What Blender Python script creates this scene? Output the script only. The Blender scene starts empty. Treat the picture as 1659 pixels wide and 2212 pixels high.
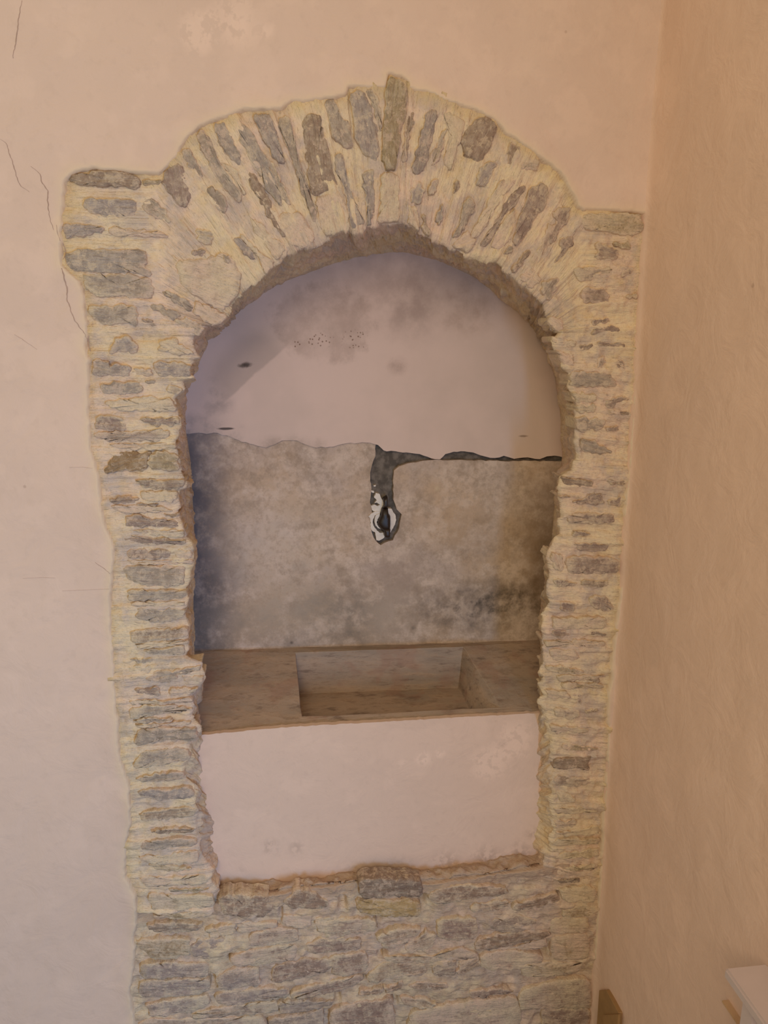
import bpy, bmesh, math, random
import numpy as np
from mathutils import Vector, noise as mnoise

random.seed(7)
SC = bpy.context.scene
COL = SC.collection

# ------------------------------------------------------------------ camera
W, H, F = 1659.0, 2212.0, 1660.0
D, CAMZ = 1.40, 1.60
PITCH, YAW = math.radians(12.0), math.radians(7.0)
CAM = Vector((0.0, -D, CAMZ))
FWD = Vector((math.sin(YAW)*math.cos(PITCH), math.cos(YAW)*math.cos(PITCH), -math.sin(PITCH)))
RGT = Vector((math.cos(YAW), -math.sin(YAW), 0.0))
UPV = RGT.cross(FWD)
cam_d = bpy.data.cameras.new('camera')
cam_d.sensor_fit = 'VERTICAL'; cam_d.sensor_height = 24.0
cam_d.lens = 24.0*F/H
cam_d.clip_start = 0.02
cam = bpy.data.objects.new('camera', cam_d); COL.objects.link(cam)
cam.location = CAM
cam.rotation_euler = (math.pi/2 - PITCH, 0.0, -YAW)
SC.camera = cam

def ray(px, py):
    return FWD + RGT*((px-W/2)/F) - UPV*((py-H/2)/F)
def P(px, py, y=0.0):
    d = ray(px, py); t = (y + D)/d.y
    return CAM + d*t
def PX(px, py, x):
    d = ray(px, py); t = (x - CAM.x)/d.x
    return CAM + d*t

# ------------------------------------------------------------------ light
def srgb(r, g, b):
    f = lambda c: (c/255.0/12.92) if c <= 10.31 else ((c/255.0+0.055)/1.055)**2.4
    return (f(r), f(g), f(b))

wd = bpy.data.worlds.new('world'); SC.world = wd
wd.use_nodes = True
wd.node_tree.nodes['Background'].inputs[0].default_value = (1.0, 0.875, 0.58, 1)
wd.node_tree.nodes['Background'].inputs[1].default_value = 0.46

def area_light(name, loc, target, size, size_y, power, color):
    l = bpy.data.lights.new(name, 'AREA'); l.shape = 'RECTANGLE'
    l.size = size; l.size_y = size_y; l.energy = power; l.color = color
    o = bpy.data.objects.new(name, l); COL.objects.link(o)
    o.location = loc
    o.rotation_euler = (Vector(target)-Vector(loc)).to_track_quat('-Z', 'Y').to_euler()
    return o
# ceiling lamp, high behind the camera
area_light('ceiling_lamp', (-0.35, -2.5, 2.25), (0.0, 0.0, 1.3), 0.8, 0.8, 19.5, (1.0, 0.83, 0.60))
# daylight from a window in the right wall, behind the camera
area_light('window_daylight', (0.62, -2.2, 0.80), (-1.0, -1.9, 0.70), 1.2, 1.0, 60.0, (0.24, 0.53, 1.0))
SC.view_settings.view_transform = 'Standard'
SC.view_settings.look = 'None'
SC.view_settings.gamma = 1.0
SC.view_settings.use_curve_mapping = False
SC.view_settings.exposure = 0.0

# ------------------------------------------------------------------ noise helpers (numpy)
def _hash(ix, iy, seed):
    n = (ix.astype(np.int64)*374761393 + iy.astype(np.int64)*668265263 + seed*1442695041) & 0x7fffffff
    n = ((n ^ (n >> 13))*1274126177) & 0x7fffffff
    n = n ^ (n >> 16)
    return (n & 0xffff)/65535.0
def vnoise(x, y, seed=0):
    ix, iy = np.floor(x), np.floor(y)
    fx, fy = x-ix, y-iy
    fx = fx*fx*(3-2*fx); fy = fy*fy*(3-2*fy)
    a = _hash(ix, iy, seed); b = _hash(ix+1, iy, seed)
    c = _hash(ix, iy+1, seed); d = _hash(ix+1, iy+1, seed)
    return (a*(1-fx)+b*fx)*(1-fy) + (c*(1-fx)+d*fx)*fy - 0.5
def fbm(x, y, oct=4, seed=0):
    s = np.zeros_like(x); a = 1.0
    for o in range(oct):
        s += a*vnoise(x*2**o, y*2**o, seed+o*17); a *= 0.5
    return s

# ------------------------------------------------------------------ materials
class NT:
    def __init__(self, name, rough=0.9):
        self.m = bpy.data.materials.new(name); self.m.use_nodes = True
        self.t = self.m.node_tree; self.n = self.t.nodes
        self.b = self.n['Principled BSDF']
        self.b.inputs['Roughness'].default_value = rough
        self.b.inputs['Specular IOR Level'].default_value = 0.2
        g = self.n.new('ShaderNodeNewGeometry'); self.pos = g.outputs['Position']
    def link(self, a, b): self.t.links.new(a, b)
    def set(self, sock, v):
        if isinstance(v, bpy.types.NodeSocket): self.link(v, sock)
        elif isinstance(v, tuple) and len(v) == 3 and sock.type == 'RGBA': sock.default_value = (*v, 1)
        else: sock.default_value = v
    def math(self, op, a, b=0.0, clamp=False):
        n = self.n.new('ShaderNodeMath'); n.operation = op; n.use_clamp = clamp
        self.set(n.inputs[0], a); self.set(n.inputs[1], b); return n.outputs[0]
    def map(self, v, a, b, c=0.0, d=1.0, smooth=True):
        n = self.n.new('ShaderNodeMapRange')
        n.interpolation_type = 'SMOOTHSTEP' if smooth else 'LINEAR'
        self.set(n.inputs[0], v)
        for i, k in enumerate((a, b, c, d)): self.set(n.inputs[i+1], k)
        return n.outputs[0]
    def scale(self, v, s):
        n = self.n.new('ShaderNodeVectorMath'); n.operation = 'MULTIPLY'
        self.set(n.inputs[0], v); n.inputs[1].default_value = s; return n.outputs[0]
    def add(self, v, w):
        n = self.n.new('ShaderNodeVectorMath'); n.operation = 'ADD'
        self.set(n.inputs[0], v); self.set(n.inputs[1], w); return n.outputs[0]
    def noise(self, scale, detail=4, rough=0.55, vec=None, dist=0.0):
        n = self.n.new('ShaderNodeTexNoise')
        n.inputs['Scale'].default_value = scale; n.inputs['Detail'].default_value = detail
        n.inputs['Roughness'].default_value = rough; n.inputs['Distortion'].default_value = dist
        self.link(vec if vec is not None else self.pos, n.inputs['Vector']); return n.outputs[0]
    def voronoi(self, scale, vec=None, feature='F1'):
        n = self.n.new('ShaderNodeTexVoronoi'); n.feature = feature
        n.inputs['Scale'].default_value = scale
        self.link(vec if vec is not None else self.pos, n.inputs['Vector']); return n.outputs[0]
    def mix(self, f, a, b, mode='MIX'):
        n = self.n.new('ShaderNodeMix'); n.data_type = 'RGBA'; n.blend_type = mode
        n.clamp_factor = True
        self.set(n.inputs[0], f); self.set(n.inputs[6], a); self.set(n.inputs[7], b); return n.outputs[2]
    def attr(self, name):
        n = self.n.new('ShaderNodeAttribute'); n.attribute_name = name; return n.outputs['Fac']
    def vec(self, a, b, sa, sb):
        n = self.n.new('ShaderNodeCombineXYZ')
        self.link(self.math('MULTIPLY', self.attr(a), sa), n.inputs[0]); self.link(self.math('MULTIPLY', self.attr(b), sb), n.inputs[1])
        return n.outputs[0]
    def blob(self, c, r, soft=0.0, squash=(1, 1, 1), jit=None, jamp=0.0):
        """1 inside a patch around world point c, 0 outside"""
        n = self.n.new('ShaderNodeVectorMath'); n.operation = 'SUBTRACT'
        self.link(self.pos, n.inputs[0]); n.inputs[1].default_value = c
        s = self.scale(n.outputs[0], squash)
        l = self.n.new('ShaderNodeVectorMath'); l.operation = 'LENGTH'; self.link(s, l.inputs[0])
        d = l.outputs['Value']
        if jit is not None:
            d = self.math('ADD', d, self.math('MULTIPLY', self.math('SUBTRACT', jit, 0.5), jamp))
        return self.map(d, r*soft, r, 1.0, 0.0)
    def bump(self, h, strength=0.3, dist=0.01, prev=None):
        n = self.n.new('ShaderNodeBump'); n.inputs['Strength'].default_value = strength
        n.inputs['Distance'].default_value = dist; self.link(h, n.inputs['Height'])
        if prev is not None: self.link(prev, n.inputs['Normal'])
        return n.outputs[0]
    def done(self, color, normal=None):
        self.set(self.b.inputs['Base Color'], color)
        if normal is not None: self.link(normal, self.b.inputs['Normal'])
        return self.m

PLASTER = srgb(221, 192, 172)
def plaster_mat(name, base=PLASTER, pale=[], dark=[]):
    t = NT(name)
    n1 = t.noise(2.6, 5, 0.6); n2 = t.noise(11, 4, 0.6); n3 = t.noise(60, 3, 0.6)
    c = t.mix(t.map(n1, 0.35, 0.68), base, tuple(v*0.94 for v in base))
    c = t.mix(t.math('MULTIPLY', t.map(n2, 0.50, 0.62), 0.30), c, tuple(min(1, v*1.10) for v in base))
    c = t.mix(t.math('MULTIPLY', t.map(n3, 0.52, 0.75), 0.20), c, tuple(v*0.78 for v in base))
    rm = t.map(t.math('ADD', t.attr('rim'), t.math('MULTIPLY', t.math('SUBTRACT', n2, 0.5), 0.5)), 0.15, 1.0)
    c = t.mix(t.math('MULTIPLY', rm, 0.55), c, srgb(226, 202, 160))      # lime skim feathered out from the stonework
    for (p, r, s) in pale:
        m = t.math('MULTIPLY', t.blob(p, r, 0.3, (1, 1, 1), n2, r*1.6), t.map(n3, 0.40, 0.52))
        c = t.mix(t.math('MULTIPLY', m, s), c, tuple(min(1, v*1.16) for v in base))
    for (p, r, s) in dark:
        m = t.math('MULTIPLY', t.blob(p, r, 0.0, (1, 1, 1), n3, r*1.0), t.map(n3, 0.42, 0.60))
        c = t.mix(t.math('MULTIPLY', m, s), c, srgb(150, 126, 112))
    v = t.voronoi(13)      # a few fine nicks
    nick = t.math('MULTIPLY', t.map(v, 0.03, 0.055, 1, 0), t.map(n1, 0.5, 0.56))
    c = t.mix(t.math('MULTIPLY', nick, 0.35), c, srgb(150, 118, 98))
    st = t.noise(14, 5, 0.6, None, 0.8)
    b = t.bump(st, 0.32, 0.010)
    b = t.bump(n3, 0.10, 0.003, b)
    return t.done(c, b)

def mortar_mat():
    t = NT('lime_mortar', 0.95)
    o = t.attr('outer'); d = t.attr('dirt')
    wl = t.attr('level')
    def course(d, r, sa, sb):       # courses along the arch, level ones on the shoulders
        a = t.noise(1.0, d, r, t.vec('cs', 'ct', sa, sb)); b = t.noise(1.0, d, r, t.vec('cz', 'ct', sa, sb))
        return t.math('ADD', t.math('MULTIPLY', a, t.math('SUBTRACT', 1.0, wl)), t.math('MULTIPLY', b, wl))
    st = course(5, 0.65, 210, 26); st2 = course(4, 0.6, 70, 12)
    n1 = t.noise(7, 4, 0.6); n2 = t.noise(42, 5, 0.65); n3 = t.noise(170, 3, 0.6); g = t.noise(14, 5, 0.65)
    c = t.mix(t.map(n1, 0.40, 0.60), srgb(234, 209, 173), srgb(234, 203, 177))
    c = t.mix(t.math('MULTIPLY', t.map(st2, 0.50, 0.68), 0.45), c, srgb(196, 176, 156))
    c = t.mix(t.math('MULTIPLY', t.map(g, 0.47, 0.60), 0.62), c, srgb(198, 180, 164))
    c = t.mix(t.math('MULTIPLY', t.map(t.noise(19, 4, 0.6), 0.54, 0.66), 0.40), c, srgb(222, 190, 141))
    oc = t.math('MULTIPLY', t.map(t.math('ADD', o, t.math('MULTIPLY', n2, 0.6)), 0.75, 1.25), 0.65)
    c = t.mix(oc, c, srgb(216, 186, 131))
    c = t.mix(t.math('MULTIPLY', t.map(st, 0.55, 0.72), 0.40), c, srgb(172, 148, 126))
    c = t.mix(t.math('MULTIPLY', t.map(n3, 0.60, 0.74), 0.35), c, srgb(150, 129, 106))
    c = t.mix(t.math('MULTIPLY', t.map(t.math('ADD', d, t.math('MULTIPLY', t.math('SUBTRACT', n2, 0.5), 1.2)), 0.2, 0.8), 0.8), c, srgb(180, 152, 130))
    b = t.bump(st2, 0.6, 0.008); b = t.bump(st, 0.8, 0.006, b); b = t.bump(n2, 0.5, 0.006, b); b = t.bump(n3, 0.4, 0.003, b)
    return t.done(c, b)

def stone_mat():
    t = NT('schist_stone', 0.88)
    oi = t.n.new('ShaderNodeObjectInfo')
    e = t.attr('rim')
    st = t.noise(1.0, 5, 0.65, t.vec('lm', 'll', 260, 30))       # cleavage lines along the stone
    n1 = t.noise(30, 6, 0.68); n2 = t.noise(85, 5, 0.65); n3 = t.noise(230, 3, 0.6); n0 = t.noise(11, 3, 0.5)
    c = t.mix(t.map(n2, 0.36, 0.68), t.mix(0.3, oi.outputs['Color'], srgb(132, 115, 104)), t.mix(0.4, oi.outputs['Color'], srgb(206, 188, 168)))
    c = t.mix(t.math('MULTIPLY', t.map(n0, 0.5, 0.65), 0.22), c, srgb(160, 135, 106))
    c = t.mix(t.math('MULTIPLY', t.map(st, 0.51, 0.70), 0.50), c, srgb(126, 107, 97))
    c = t.mix(t.math('MULTIPLY', t.map(st, 0.46, 0.34), 0.40), c, srgb(206, 188, 166))
    # lime mortar smeared over the face, more of it along the rim
    m = t.math('ADD', t.math('MULTIPLY', n1, 0.70), t.math('MULTIPLY', n2, 0.30))
    m = t.math('ADD', m, t.math('MULTIPLY', n3, 0.14))
    m = t.math('ADD', m, t.math('MULTIPLY', e, 0.20))
    m = t.math('ADD', m, t.math('MULTIPLY', t.math('SUBTRACT', oi.outputs['Alpha'], 0.5), 0.62))
    mk = t.map(m, 0.53, 0.78)
    mo = t.mix(t.map(n0, 0.4, 0.62), srgb(234, 210, 177), srgb(232, 202, 177))
    mo = t.mix(t.math('MULTIPLY', t.map(n2, 0.48, 0.64), 0.45), mo, srgb(190, 170, 146))
    mo = t.mix(t.math('MULTIPLY', t.map(st, 0.54, 0.70), 0.4), mo, srgb(170, 148, 127))
    c = t.mix(t.math('MULTIPLY', mk, 0.85), c, mo)
    fl = t.noise(62, 7, 0.78, None, 0.4)      # thin lime wash left in the hollows of the face
    c = t.mix(t.math('MULTIPLY', t.map(fl, 0.50, 0.60), 0.55), c, mo)
    b = t.bump(st, 0.8, 0.006); b = t.bump(n2, 0.6, 0.006, b); b = t.bump(n3, 0.35, 0.002, b)
    return t.done(c, b)

def old_render_mat():
    """damp grey-brown render on the back of the niche"""
    t = NT('stained_render', 0.93)
    n1 = t.noise(6, 6, 0.62); n2 = t.noise(22, 6, 0.68); n3 = t.noise(95, 4, 0.65)
    c = t.mix(t.map(n1, 0.34, 0.68), srgb(196, 168, 142), srgb(192, 172, 160))
    c = t.mix(t.math('MULTIPLY', t.map(n2, 0.42, 0.66), 0.75), c, srgb(216, 194, 178))
    c = t.mix(t.math('MULTIPLY', t.map(t.noise(13, 6, 0.7), 0.48, 0.64), 0.55), c, srgb(150, 130, 112))
    c = t.mix(t.math('MULTIPLY', t.map(n3, 0.44, 0.66), 0.35), c, srgb(148, 128, 110))
    mot = t.math('ADD', t.math('MULTIPLY', n2, 0.55), t.math('MULTIPLY', n3, 0.45))
    y = 0.30
    def spot(px, py, r, s, col, sq=(1, 1, 1), lo=0.42, hi=0.60, src=None):
        nonlocal c
        m = t.math('MULTIPLY', t.blob(P(px, py, y), r, 0.0, sq, n2, r*0.6), t.map(src if src is not None else mot, lo-0.08, hi+0.08, 1, 0.05))
        c = t.mix(t.math('MULTIPLY', m, s), c, col)
    spot(420, 1130, 0.24, 0.95, srgb(102, 96, 100), (1.9, 1, 0.45), 0.5, 0.75)  # left column: bluish shadow of the jamb painted in, along with dark mould
    spot(430, 1330, 0.16, 0.8, srgb(84, 80, 82), (1.4, 1, 0.9), 0.44, 0.66)
    spot(700, 1350, 0.24, 0.75, srgb(118, 106, 96), (0.6, 1, 1.5), 0.40, 0.58)
    spot(780, 1325, 0.13, 0.9, srgb(96, 88, 82), (0.7, 1, 1.5), 0.40, 0.56)
    spot(1040, 1310, 0.16, 0.95, srgb(84, 76, 70), (0.7, 1, 1.7), 0.42, 0.6)
    spot(1120, 1300, 0.09, 0.7, srgb(80, 70, 60), (1, 1, 1), 0.44, 0.62)
    spot(1170, 1180, 0.18, 0.7, srgb(122, 96, 66), (2.2, 1, 0.7), 0.5, 0.75)
    spot(860, 1240, 0.10, 0.4, srgb(132, 108, 94), (1, 1, 1), 0.42, 0.6)
    spot(1010, 1150, 0.12, 0.35, srgb(132, 112, 100), (1, 1, 1.2), 0.42, 0.6)
    spot(600, 1180, 0.20, 0.5, srgb(212, 196, 182), (1, 1, 1), 0.46, 0.6)
    spot(1000, 1100, 0.16, 0.4, srgb(206, 176, 148), (1, 1, 1.3), 0.46, 0.62)
    spot(840, 1330, 0.10, 0.5, srgb(206, 184, 166), (1, 1, 0.8), 0.46, 0.62)
    spot(640, 1330, 0.2, 0.35, srgb(202, 184, 166), (0.6, 1, 2.0), 0.5, 0.62)
    spot(945, 1055, 0.010, 0.7, srgb(210, 190, 160), (1, 1, 1), 0.2, 0.9)
    spot(945, 1098, 0.012, 0.6, srgb(214, 190, 176), (1, 1, 1), 0.2, 0.9)
    spot(630, 1388, 0.006, 0.8, srgb(70, 62, 58), (1, 1, 1), 0.2, 0.9)
    spot(893, 1356, 0.009, 0.8, srgb(74, 66, 60), (1, 1, 1), 0.2, 0.9)
    b = t.bump(n2, 0.3, 0.008); b = t.bump(n3, 0.3, 0.003, b)
    return t.done(c, b)

def upper_plaster_mat():
    t = NT('niche_plaster', 0.92)
    n1 = t.noise(4, 4, 0.6); n2 = t.noise(20, 5, 0.65); n3 = t.noise(120, 4, 0.65)
    c = t.mix(t.map(n1, 0.38, 0.64), srgb(222, 196, 184), srgb(212, 188, 176))
    y = 0.294
    def spot(px, py, r, s, col, sq=(1, 1, 1), soft=0.1, lo=0.35, hi=0.62, ja=0.8):
        nonlocal c
        m = t.math('MULTIPLY', t.blob(P(px, py, y), r, soft, sq, n2, r*ja), t.map(n2, lo, hi, 1, 0.3))
        c = t.mix(t.math('MULTIPLY', m, s), c, col)
    spot(860, 585, 0.26, 0.42, srgb(150, 122, 112), (0.7, 1, 1.5), 0.0, 0.3, 0.75, 0.3)
    spot(890, 660, 0.11, 0.36, srgb(124, 104, 98), (1, 1, 1), 0.0, 0.35, 0.7, 0.5)
    spot(700, 700, 0.10, 0.42, srgb(158, 134, 122), (0.8, 1, 1.1), 0.75)
    spot(860, 790, 0.03, 0.5, srgb(140, 112, 102))
    spot(1010, 670, 0.08, 0.4, srgb(140, 108, 88))
    p0, p1 = P(482, 872, y), P(604, 762, y); dn = (p1-p0).normalized(); nn = Vector((-dn.z, 0, dn.x))
    sub = t.n.new('ShaderNodeVectorMath'); sub.operation = 'SUBTRACT'; t.link(t.pos, sub.inputs[0]); sub.inputs[1].default_value = p0
    dt = t.n.new('ShaderNodeVectorMath'); dt.operation = 'DOT_PRODUCT'; t.link(sub.outputs[0], dt.inputs[0]); dt.inputs[1].default_value = nn
    half = t.map(t.math('ADD', dt.outputs['Value'], t.math('MULTIPLY', t.math('SUBTRACT', n2, 0.5), 0.01)), -0.002, 0.004)
    half = t.math('MULTIPLY', half, t.map(dt.outputs['Value'], 0.05, 0.10, 1, 0))
    c = t.mix(t.math('MULTIPLY', t.math('MULTIPLY', half, t.blob(P(545, 800, y), 0.115, 0.55, (1, 1, 1), n2, 0.04)), 0.42), c, srgb(146, 132, 124))
    spot(470, 860, 0.05, 0.5, srgb(136, 124, 120))
    spot(430, 940, 0.09, 0.7, srgb(118, 112, 112), (0.8, 1, 1.6))
    spot(620, 965, 0.05, 0.6, srgb(150, 132, 118), (0.4, 1, 1.6))
    # brown flecks
    v = t.voronoi(150)
    for (px, py, r) in ((690, 735, 0.028), (772, 733, 0.032), (640, 745, 0.012)):
        m = t.math('MULTIPLY', t.blob(P(px, py, y), r, 0.5, (0.8, 1, 1.3), n2, r), t.map(v, 0.16, 0.34, 1, 0))
        c = t.mix(t.math('MULTIPLY', m, 0.75), c, srgb(112, 80, 62))
    for (px, py) in ((525, 790), (533, 787)):
        c = t.mix(t.math('MULTIPLY', t.blob(P(px, py, y), 0.011, 0.2, (0.7, 1, 1.6), n3, 0.010), 0.8), c, srgb(76, 66, 60))
    c = t.mix(t.math('MULTIPLY', t.blob(P(488, 926, y), 0.016, 0.5, (0.7, 1, 4.5), n3, 0.006), 0.85), c, srgb(66, 60, 60))
    c = t.mix(t.math('MULTIPLY', t.blob(P(1130, 942, y), 0.010, 0.3, (0.7, 1, 3), n3, 0.006), 0.6), c, srgb(110, 84, 66))
    b = t.bump(n2, 0.12, 0.006); b = t.bump(n3, 0.1, 0.002, b)
    return t.done(c, b)

def slab_mat():
    t = NT('worn_sink_stone', 0.85)
    vec = t.scale(t.pos, (0.5, 1.0, 2.4))
    n1 = t.noise(9, 5, 0.6, vec); n2 = t.noise(30, 6, 0.66, vec); n3 = t.noise(130, 3, 0.6)
    c = t.mix(t.map(n1, 0.36, 0.64), srgb(176, 152, 132), srgb(158, 140, 124))
    c = t.mix(t.math('MULTIPLY', t.map(n2, 0.48, 0.64), 0.55), c, srgb(188, 158, 132))
    c = t.mix(t.math('MULTIPLY', t.map(n2, 0.46, 0.32), 0.7), c, srgb(116, 96, 84))
    c = t.mix(t.math('MULTIPLY', t.map(t.noise(60, 5, 0.7, vec), 0.5, 0.66), 0.5), c, srgb(126, 108, 94))
    c = t.mix(t.math('MULTIPLY', t.map(t.noise(14, 4, 0.6), 0.54, 0.66), 0.4), c, srgb(160, 122, 104))
    c = t.mix(t.math('MULTIPLY', t.blob(P(812, 1466, 0.29), 0.03, 0.0, (0.6, 1, 1.2), n2, 0.02), 0.55), c, srgb(86, 76, 66))
    c = t.mix(t.math('MULTIPLY', t.blob(P(755, 1430, 0.29), 0.015, 0.0, (0.5, 1, 1.2), n2, 0.015), 0.5), c, srgb(100, 82, 70))
    b = t.bump(n2, 0.4, 0.005); b = t.bump(n3, 0.25, 0.002, b)
    return t.done(c, b)

def plain(name, col, rough=0.6, var=0.08, scale=40, spec=0.3):
    t = NT(name, rough); t.b.inputs['Specular IOR Level'].default_value = spec
    n = t.noise(scale, 4, 0.6)
    c = t.mix(t.map(n, 0.35, 0.65), tuple(v*(1-var) for v in col), tuple(min(1, v*(1+var)) for v in col))
    return t.done(c, t.bump(n, 0.15, 0.002))

M_PLASTER = plaster_mat('wall_plaster', pale=[(P(520, 60), 0.055, 0.7), (P(430, 80), 0.04, 0.6), (P(575, 70), 0.02, 0.6)])
M_RIGHT = plaster_mat('side_wall_plaster', srgb(236, 203, 182))
M_PANEL = plaster_mat('panel_plaster', srgb(226, 196, 176),
    pale=[(P(1060, 1645, .05), 0.055, 0.75), (P(1110, 1600, .05), 0.05, 0.7), (P(912, 1637, .05), 0.032, 0.85), (P(950, 1625, .05), 0.02, 0.8), (P(870, 1650, .05), 0.02, 0.5)],
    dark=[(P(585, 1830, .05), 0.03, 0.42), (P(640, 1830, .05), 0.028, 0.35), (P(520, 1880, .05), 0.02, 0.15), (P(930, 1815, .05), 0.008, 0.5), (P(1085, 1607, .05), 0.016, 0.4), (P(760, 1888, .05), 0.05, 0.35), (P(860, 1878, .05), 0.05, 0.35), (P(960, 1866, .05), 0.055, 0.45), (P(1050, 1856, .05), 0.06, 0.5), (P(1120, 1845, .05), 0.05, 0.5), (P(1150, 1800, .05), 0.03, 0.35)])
M_MORTAR = mortar_mat(); M_STONE = stone_mat()
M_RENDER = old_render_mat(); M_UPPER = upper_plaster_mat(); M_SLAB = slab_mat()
M_CHASE = plain('dark_chase_mortar', srgb(108, 98, 90), 0.9, 0.35, 60)
M_CRACK = plain('crack_shadow_gap', srgb(176, 146, 128), 0.95)
M_WHITE_PL = plain('white_gypsum', srgb(226, 214, 204), 0.85, 0.06, 90)
M_BLACK = plain('black_metal', srgb(44, 32, 24), 0.45, 0.2, 60, 0.5)
M_TABLE = plain('white_lacquer', srgb(206, 188, 184), 0.35, 0.02, 20, 0.5)
M_WOOD = plain('tan_painted_wood', srgb(164, 128, 86), 0.7, 0.08, 25)
M_STRIP = plain('pale_batten', srgb(206, 172, 136), 0.7, 0.06, 25)
M_FLOOR = plain('floor_tile', srgb(112, 104, 100), 0.6, 0.12, 8)

# ------------------------------------------------------------------ object helpers
def tag(o, label, cat, kind=None, group=None):
    o['label'] = label; o['category'] = cat
    if kind: o['kind'] = kind
    if group: o['group'] = group
    return o
def empty(name, loc=(0, 0, 0)):
    o = bpy.data.objects.new(name, None); COL.objects.link(o); o.location = loc
    o.empty_display_size = 0.05
    return o
def link_mesh(name, me, mat, parent=None):
    o = bpy.data.objects.new(name, me); COL.objects.link(o)
    if mat: me.materials.append(mat)
    if parent:
        o.parent = parent
        o.matrix_parent_inverse = parent.matrix_basis.inverted() if False else o.matrix_parent_inverse
        o.location = -Vector(parent.location)
    return o
def pydata(name, v, f, mat, parent=None, smooth=True, attrs=None):
    me = bpy.data.meshes.new(name); me.from_pydata([tuple(p) for p in v], [], f)
    if smooth: me.polygons.foreach_set('use_smooth', [True]*len(me.polygons))
    for k, a in (attrs or {}).items():
        at = me.attributes.new(k, 'FLOAT', 'POINT'); at.data.foreach_set('value', np.asarray(a, dtype=np.float32))
    me.update()
    return link_mesh(name, me, mat, parent)
def grid_mesh(name, V, mat, parent=None, attrs=None, keep=None):
    """V: (r,c,3) array of vertices; keep: optional (r,c) bool"""
    r, c = V.shape[:2]
    idx = np.arange(r*c).reshape(r, c)
    q = np.stack([idx[:-1, :-1], idx[:-1, 1:], idx[1:, 1:], idx[1:, :-1]], -1).reshape(-1, 4)
    if keep is not None:
        k = keep.reshape(-1); q = q[k[q].all(1)]
        used = np.zeros(r*c, bool); used[q] = True
        remap = np.cumsum(used)-1
    else:
        used = np.ones(r*c, bool); remap = np.arange(r*c)
    vs = V.reshape(-1, 3)[used]; q = remap[q]
    me = bpy.data.meshes.new(name)
    me.vertices.add(len(vs)); me.vertices.foreach_set('co', vs.astype(np.float32).ravel())
    me.loops.add(q.size); me.loops.foreach_set('vertex_index', q.astype(np.int32).ravel())
    me.polygons.add(len(q))
    me.polygons.foreach_set('loop_start', np.arange(0, q.size, 4, dtype=np.int32))
    me.polygons.foreach_set('use_smooth', np.ones(len(q), bool))
    for k2, a in (attrs or {}).items():
        at = me.attributes.new(k2, 'FLOAT', 'POINT')
        at.data.foreach_set('value', np.asarray(a, dtype=np.float32).reshape(-1)[used])
    me.update(calc_edges=True); me.validate()
    return link_mesh(name, me, mat, parent)

def resample(pts, n):
    p = np.asarray(pts, float); d = np.r_[0, np.cumsum(np.linalg.norm(np.diff(p, axis=0), axis=1))]
    s = np.linspace(0, d[-1], n)
    return np.stack([np.interp(s, d, p[:, k]) for k in range(p.shape[1])], 1)

# ------------------------------------------------------------------ traced outlines (photograph pixels, on the wall face)
OUTER = [(304,2600),(300,2400),(296,2212),(287,2139),(296,2041),(293,2029),(300,1969),(299,1930),(275,1891),(276,1819),(287,1771),(282,1691),(261,1619),(261,1550),
 (256,1536),(252,1487),(250,1415),(244,1343),(243,1283),(249,1222),(252,1176),(232,1123),(224,1085),(219,1034),(211,996),(201,971),(197,908),(195,857),
 (197,814),(199,776),(189,748),(189,731),(195,698),(189,687),(189,645),(178,603),(155,587),(140,570),(139,534),(135,506),(140,481),(142,451),(142,407),(144,393),
 (167,375),(211,369),(294,379),(347,382),(390,339),(393,321),(421,290),(439,276),(462,265),(530,246),(607,241),(631,227),(698,218),(733,213),(750,213),(755,195),
 (788,192),(834,194),(839,167),(862,169),(876,181),(880,199),(917,203),(959,222),(1010,239),(1061,260),(1090,293),(1128,323),(1166,348),(1204,378),(1225,412),
 (1242,450),(1255,458),(1331,460),(1390,466),(1404,483),(1402,508),(1401,542),(1397,609),(1389,666),(1389,722),(1382,793),(1373,842),(1364,892),(1356,935),
 (1356,1022),(1345,1076),(1342,1171),(1340,1236),(1329,1318),(1321,1388),(1314,1469),(1311,1484),(1306,1552),(1308,1608),(1303,1699),(1297,1766),(1294,1834),
 (1289,1925),(1281,2031),(1280,2085),(1286,2101),(1284,2140),(1281,2212),(1272,2400),(1262,2600)]
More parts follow.
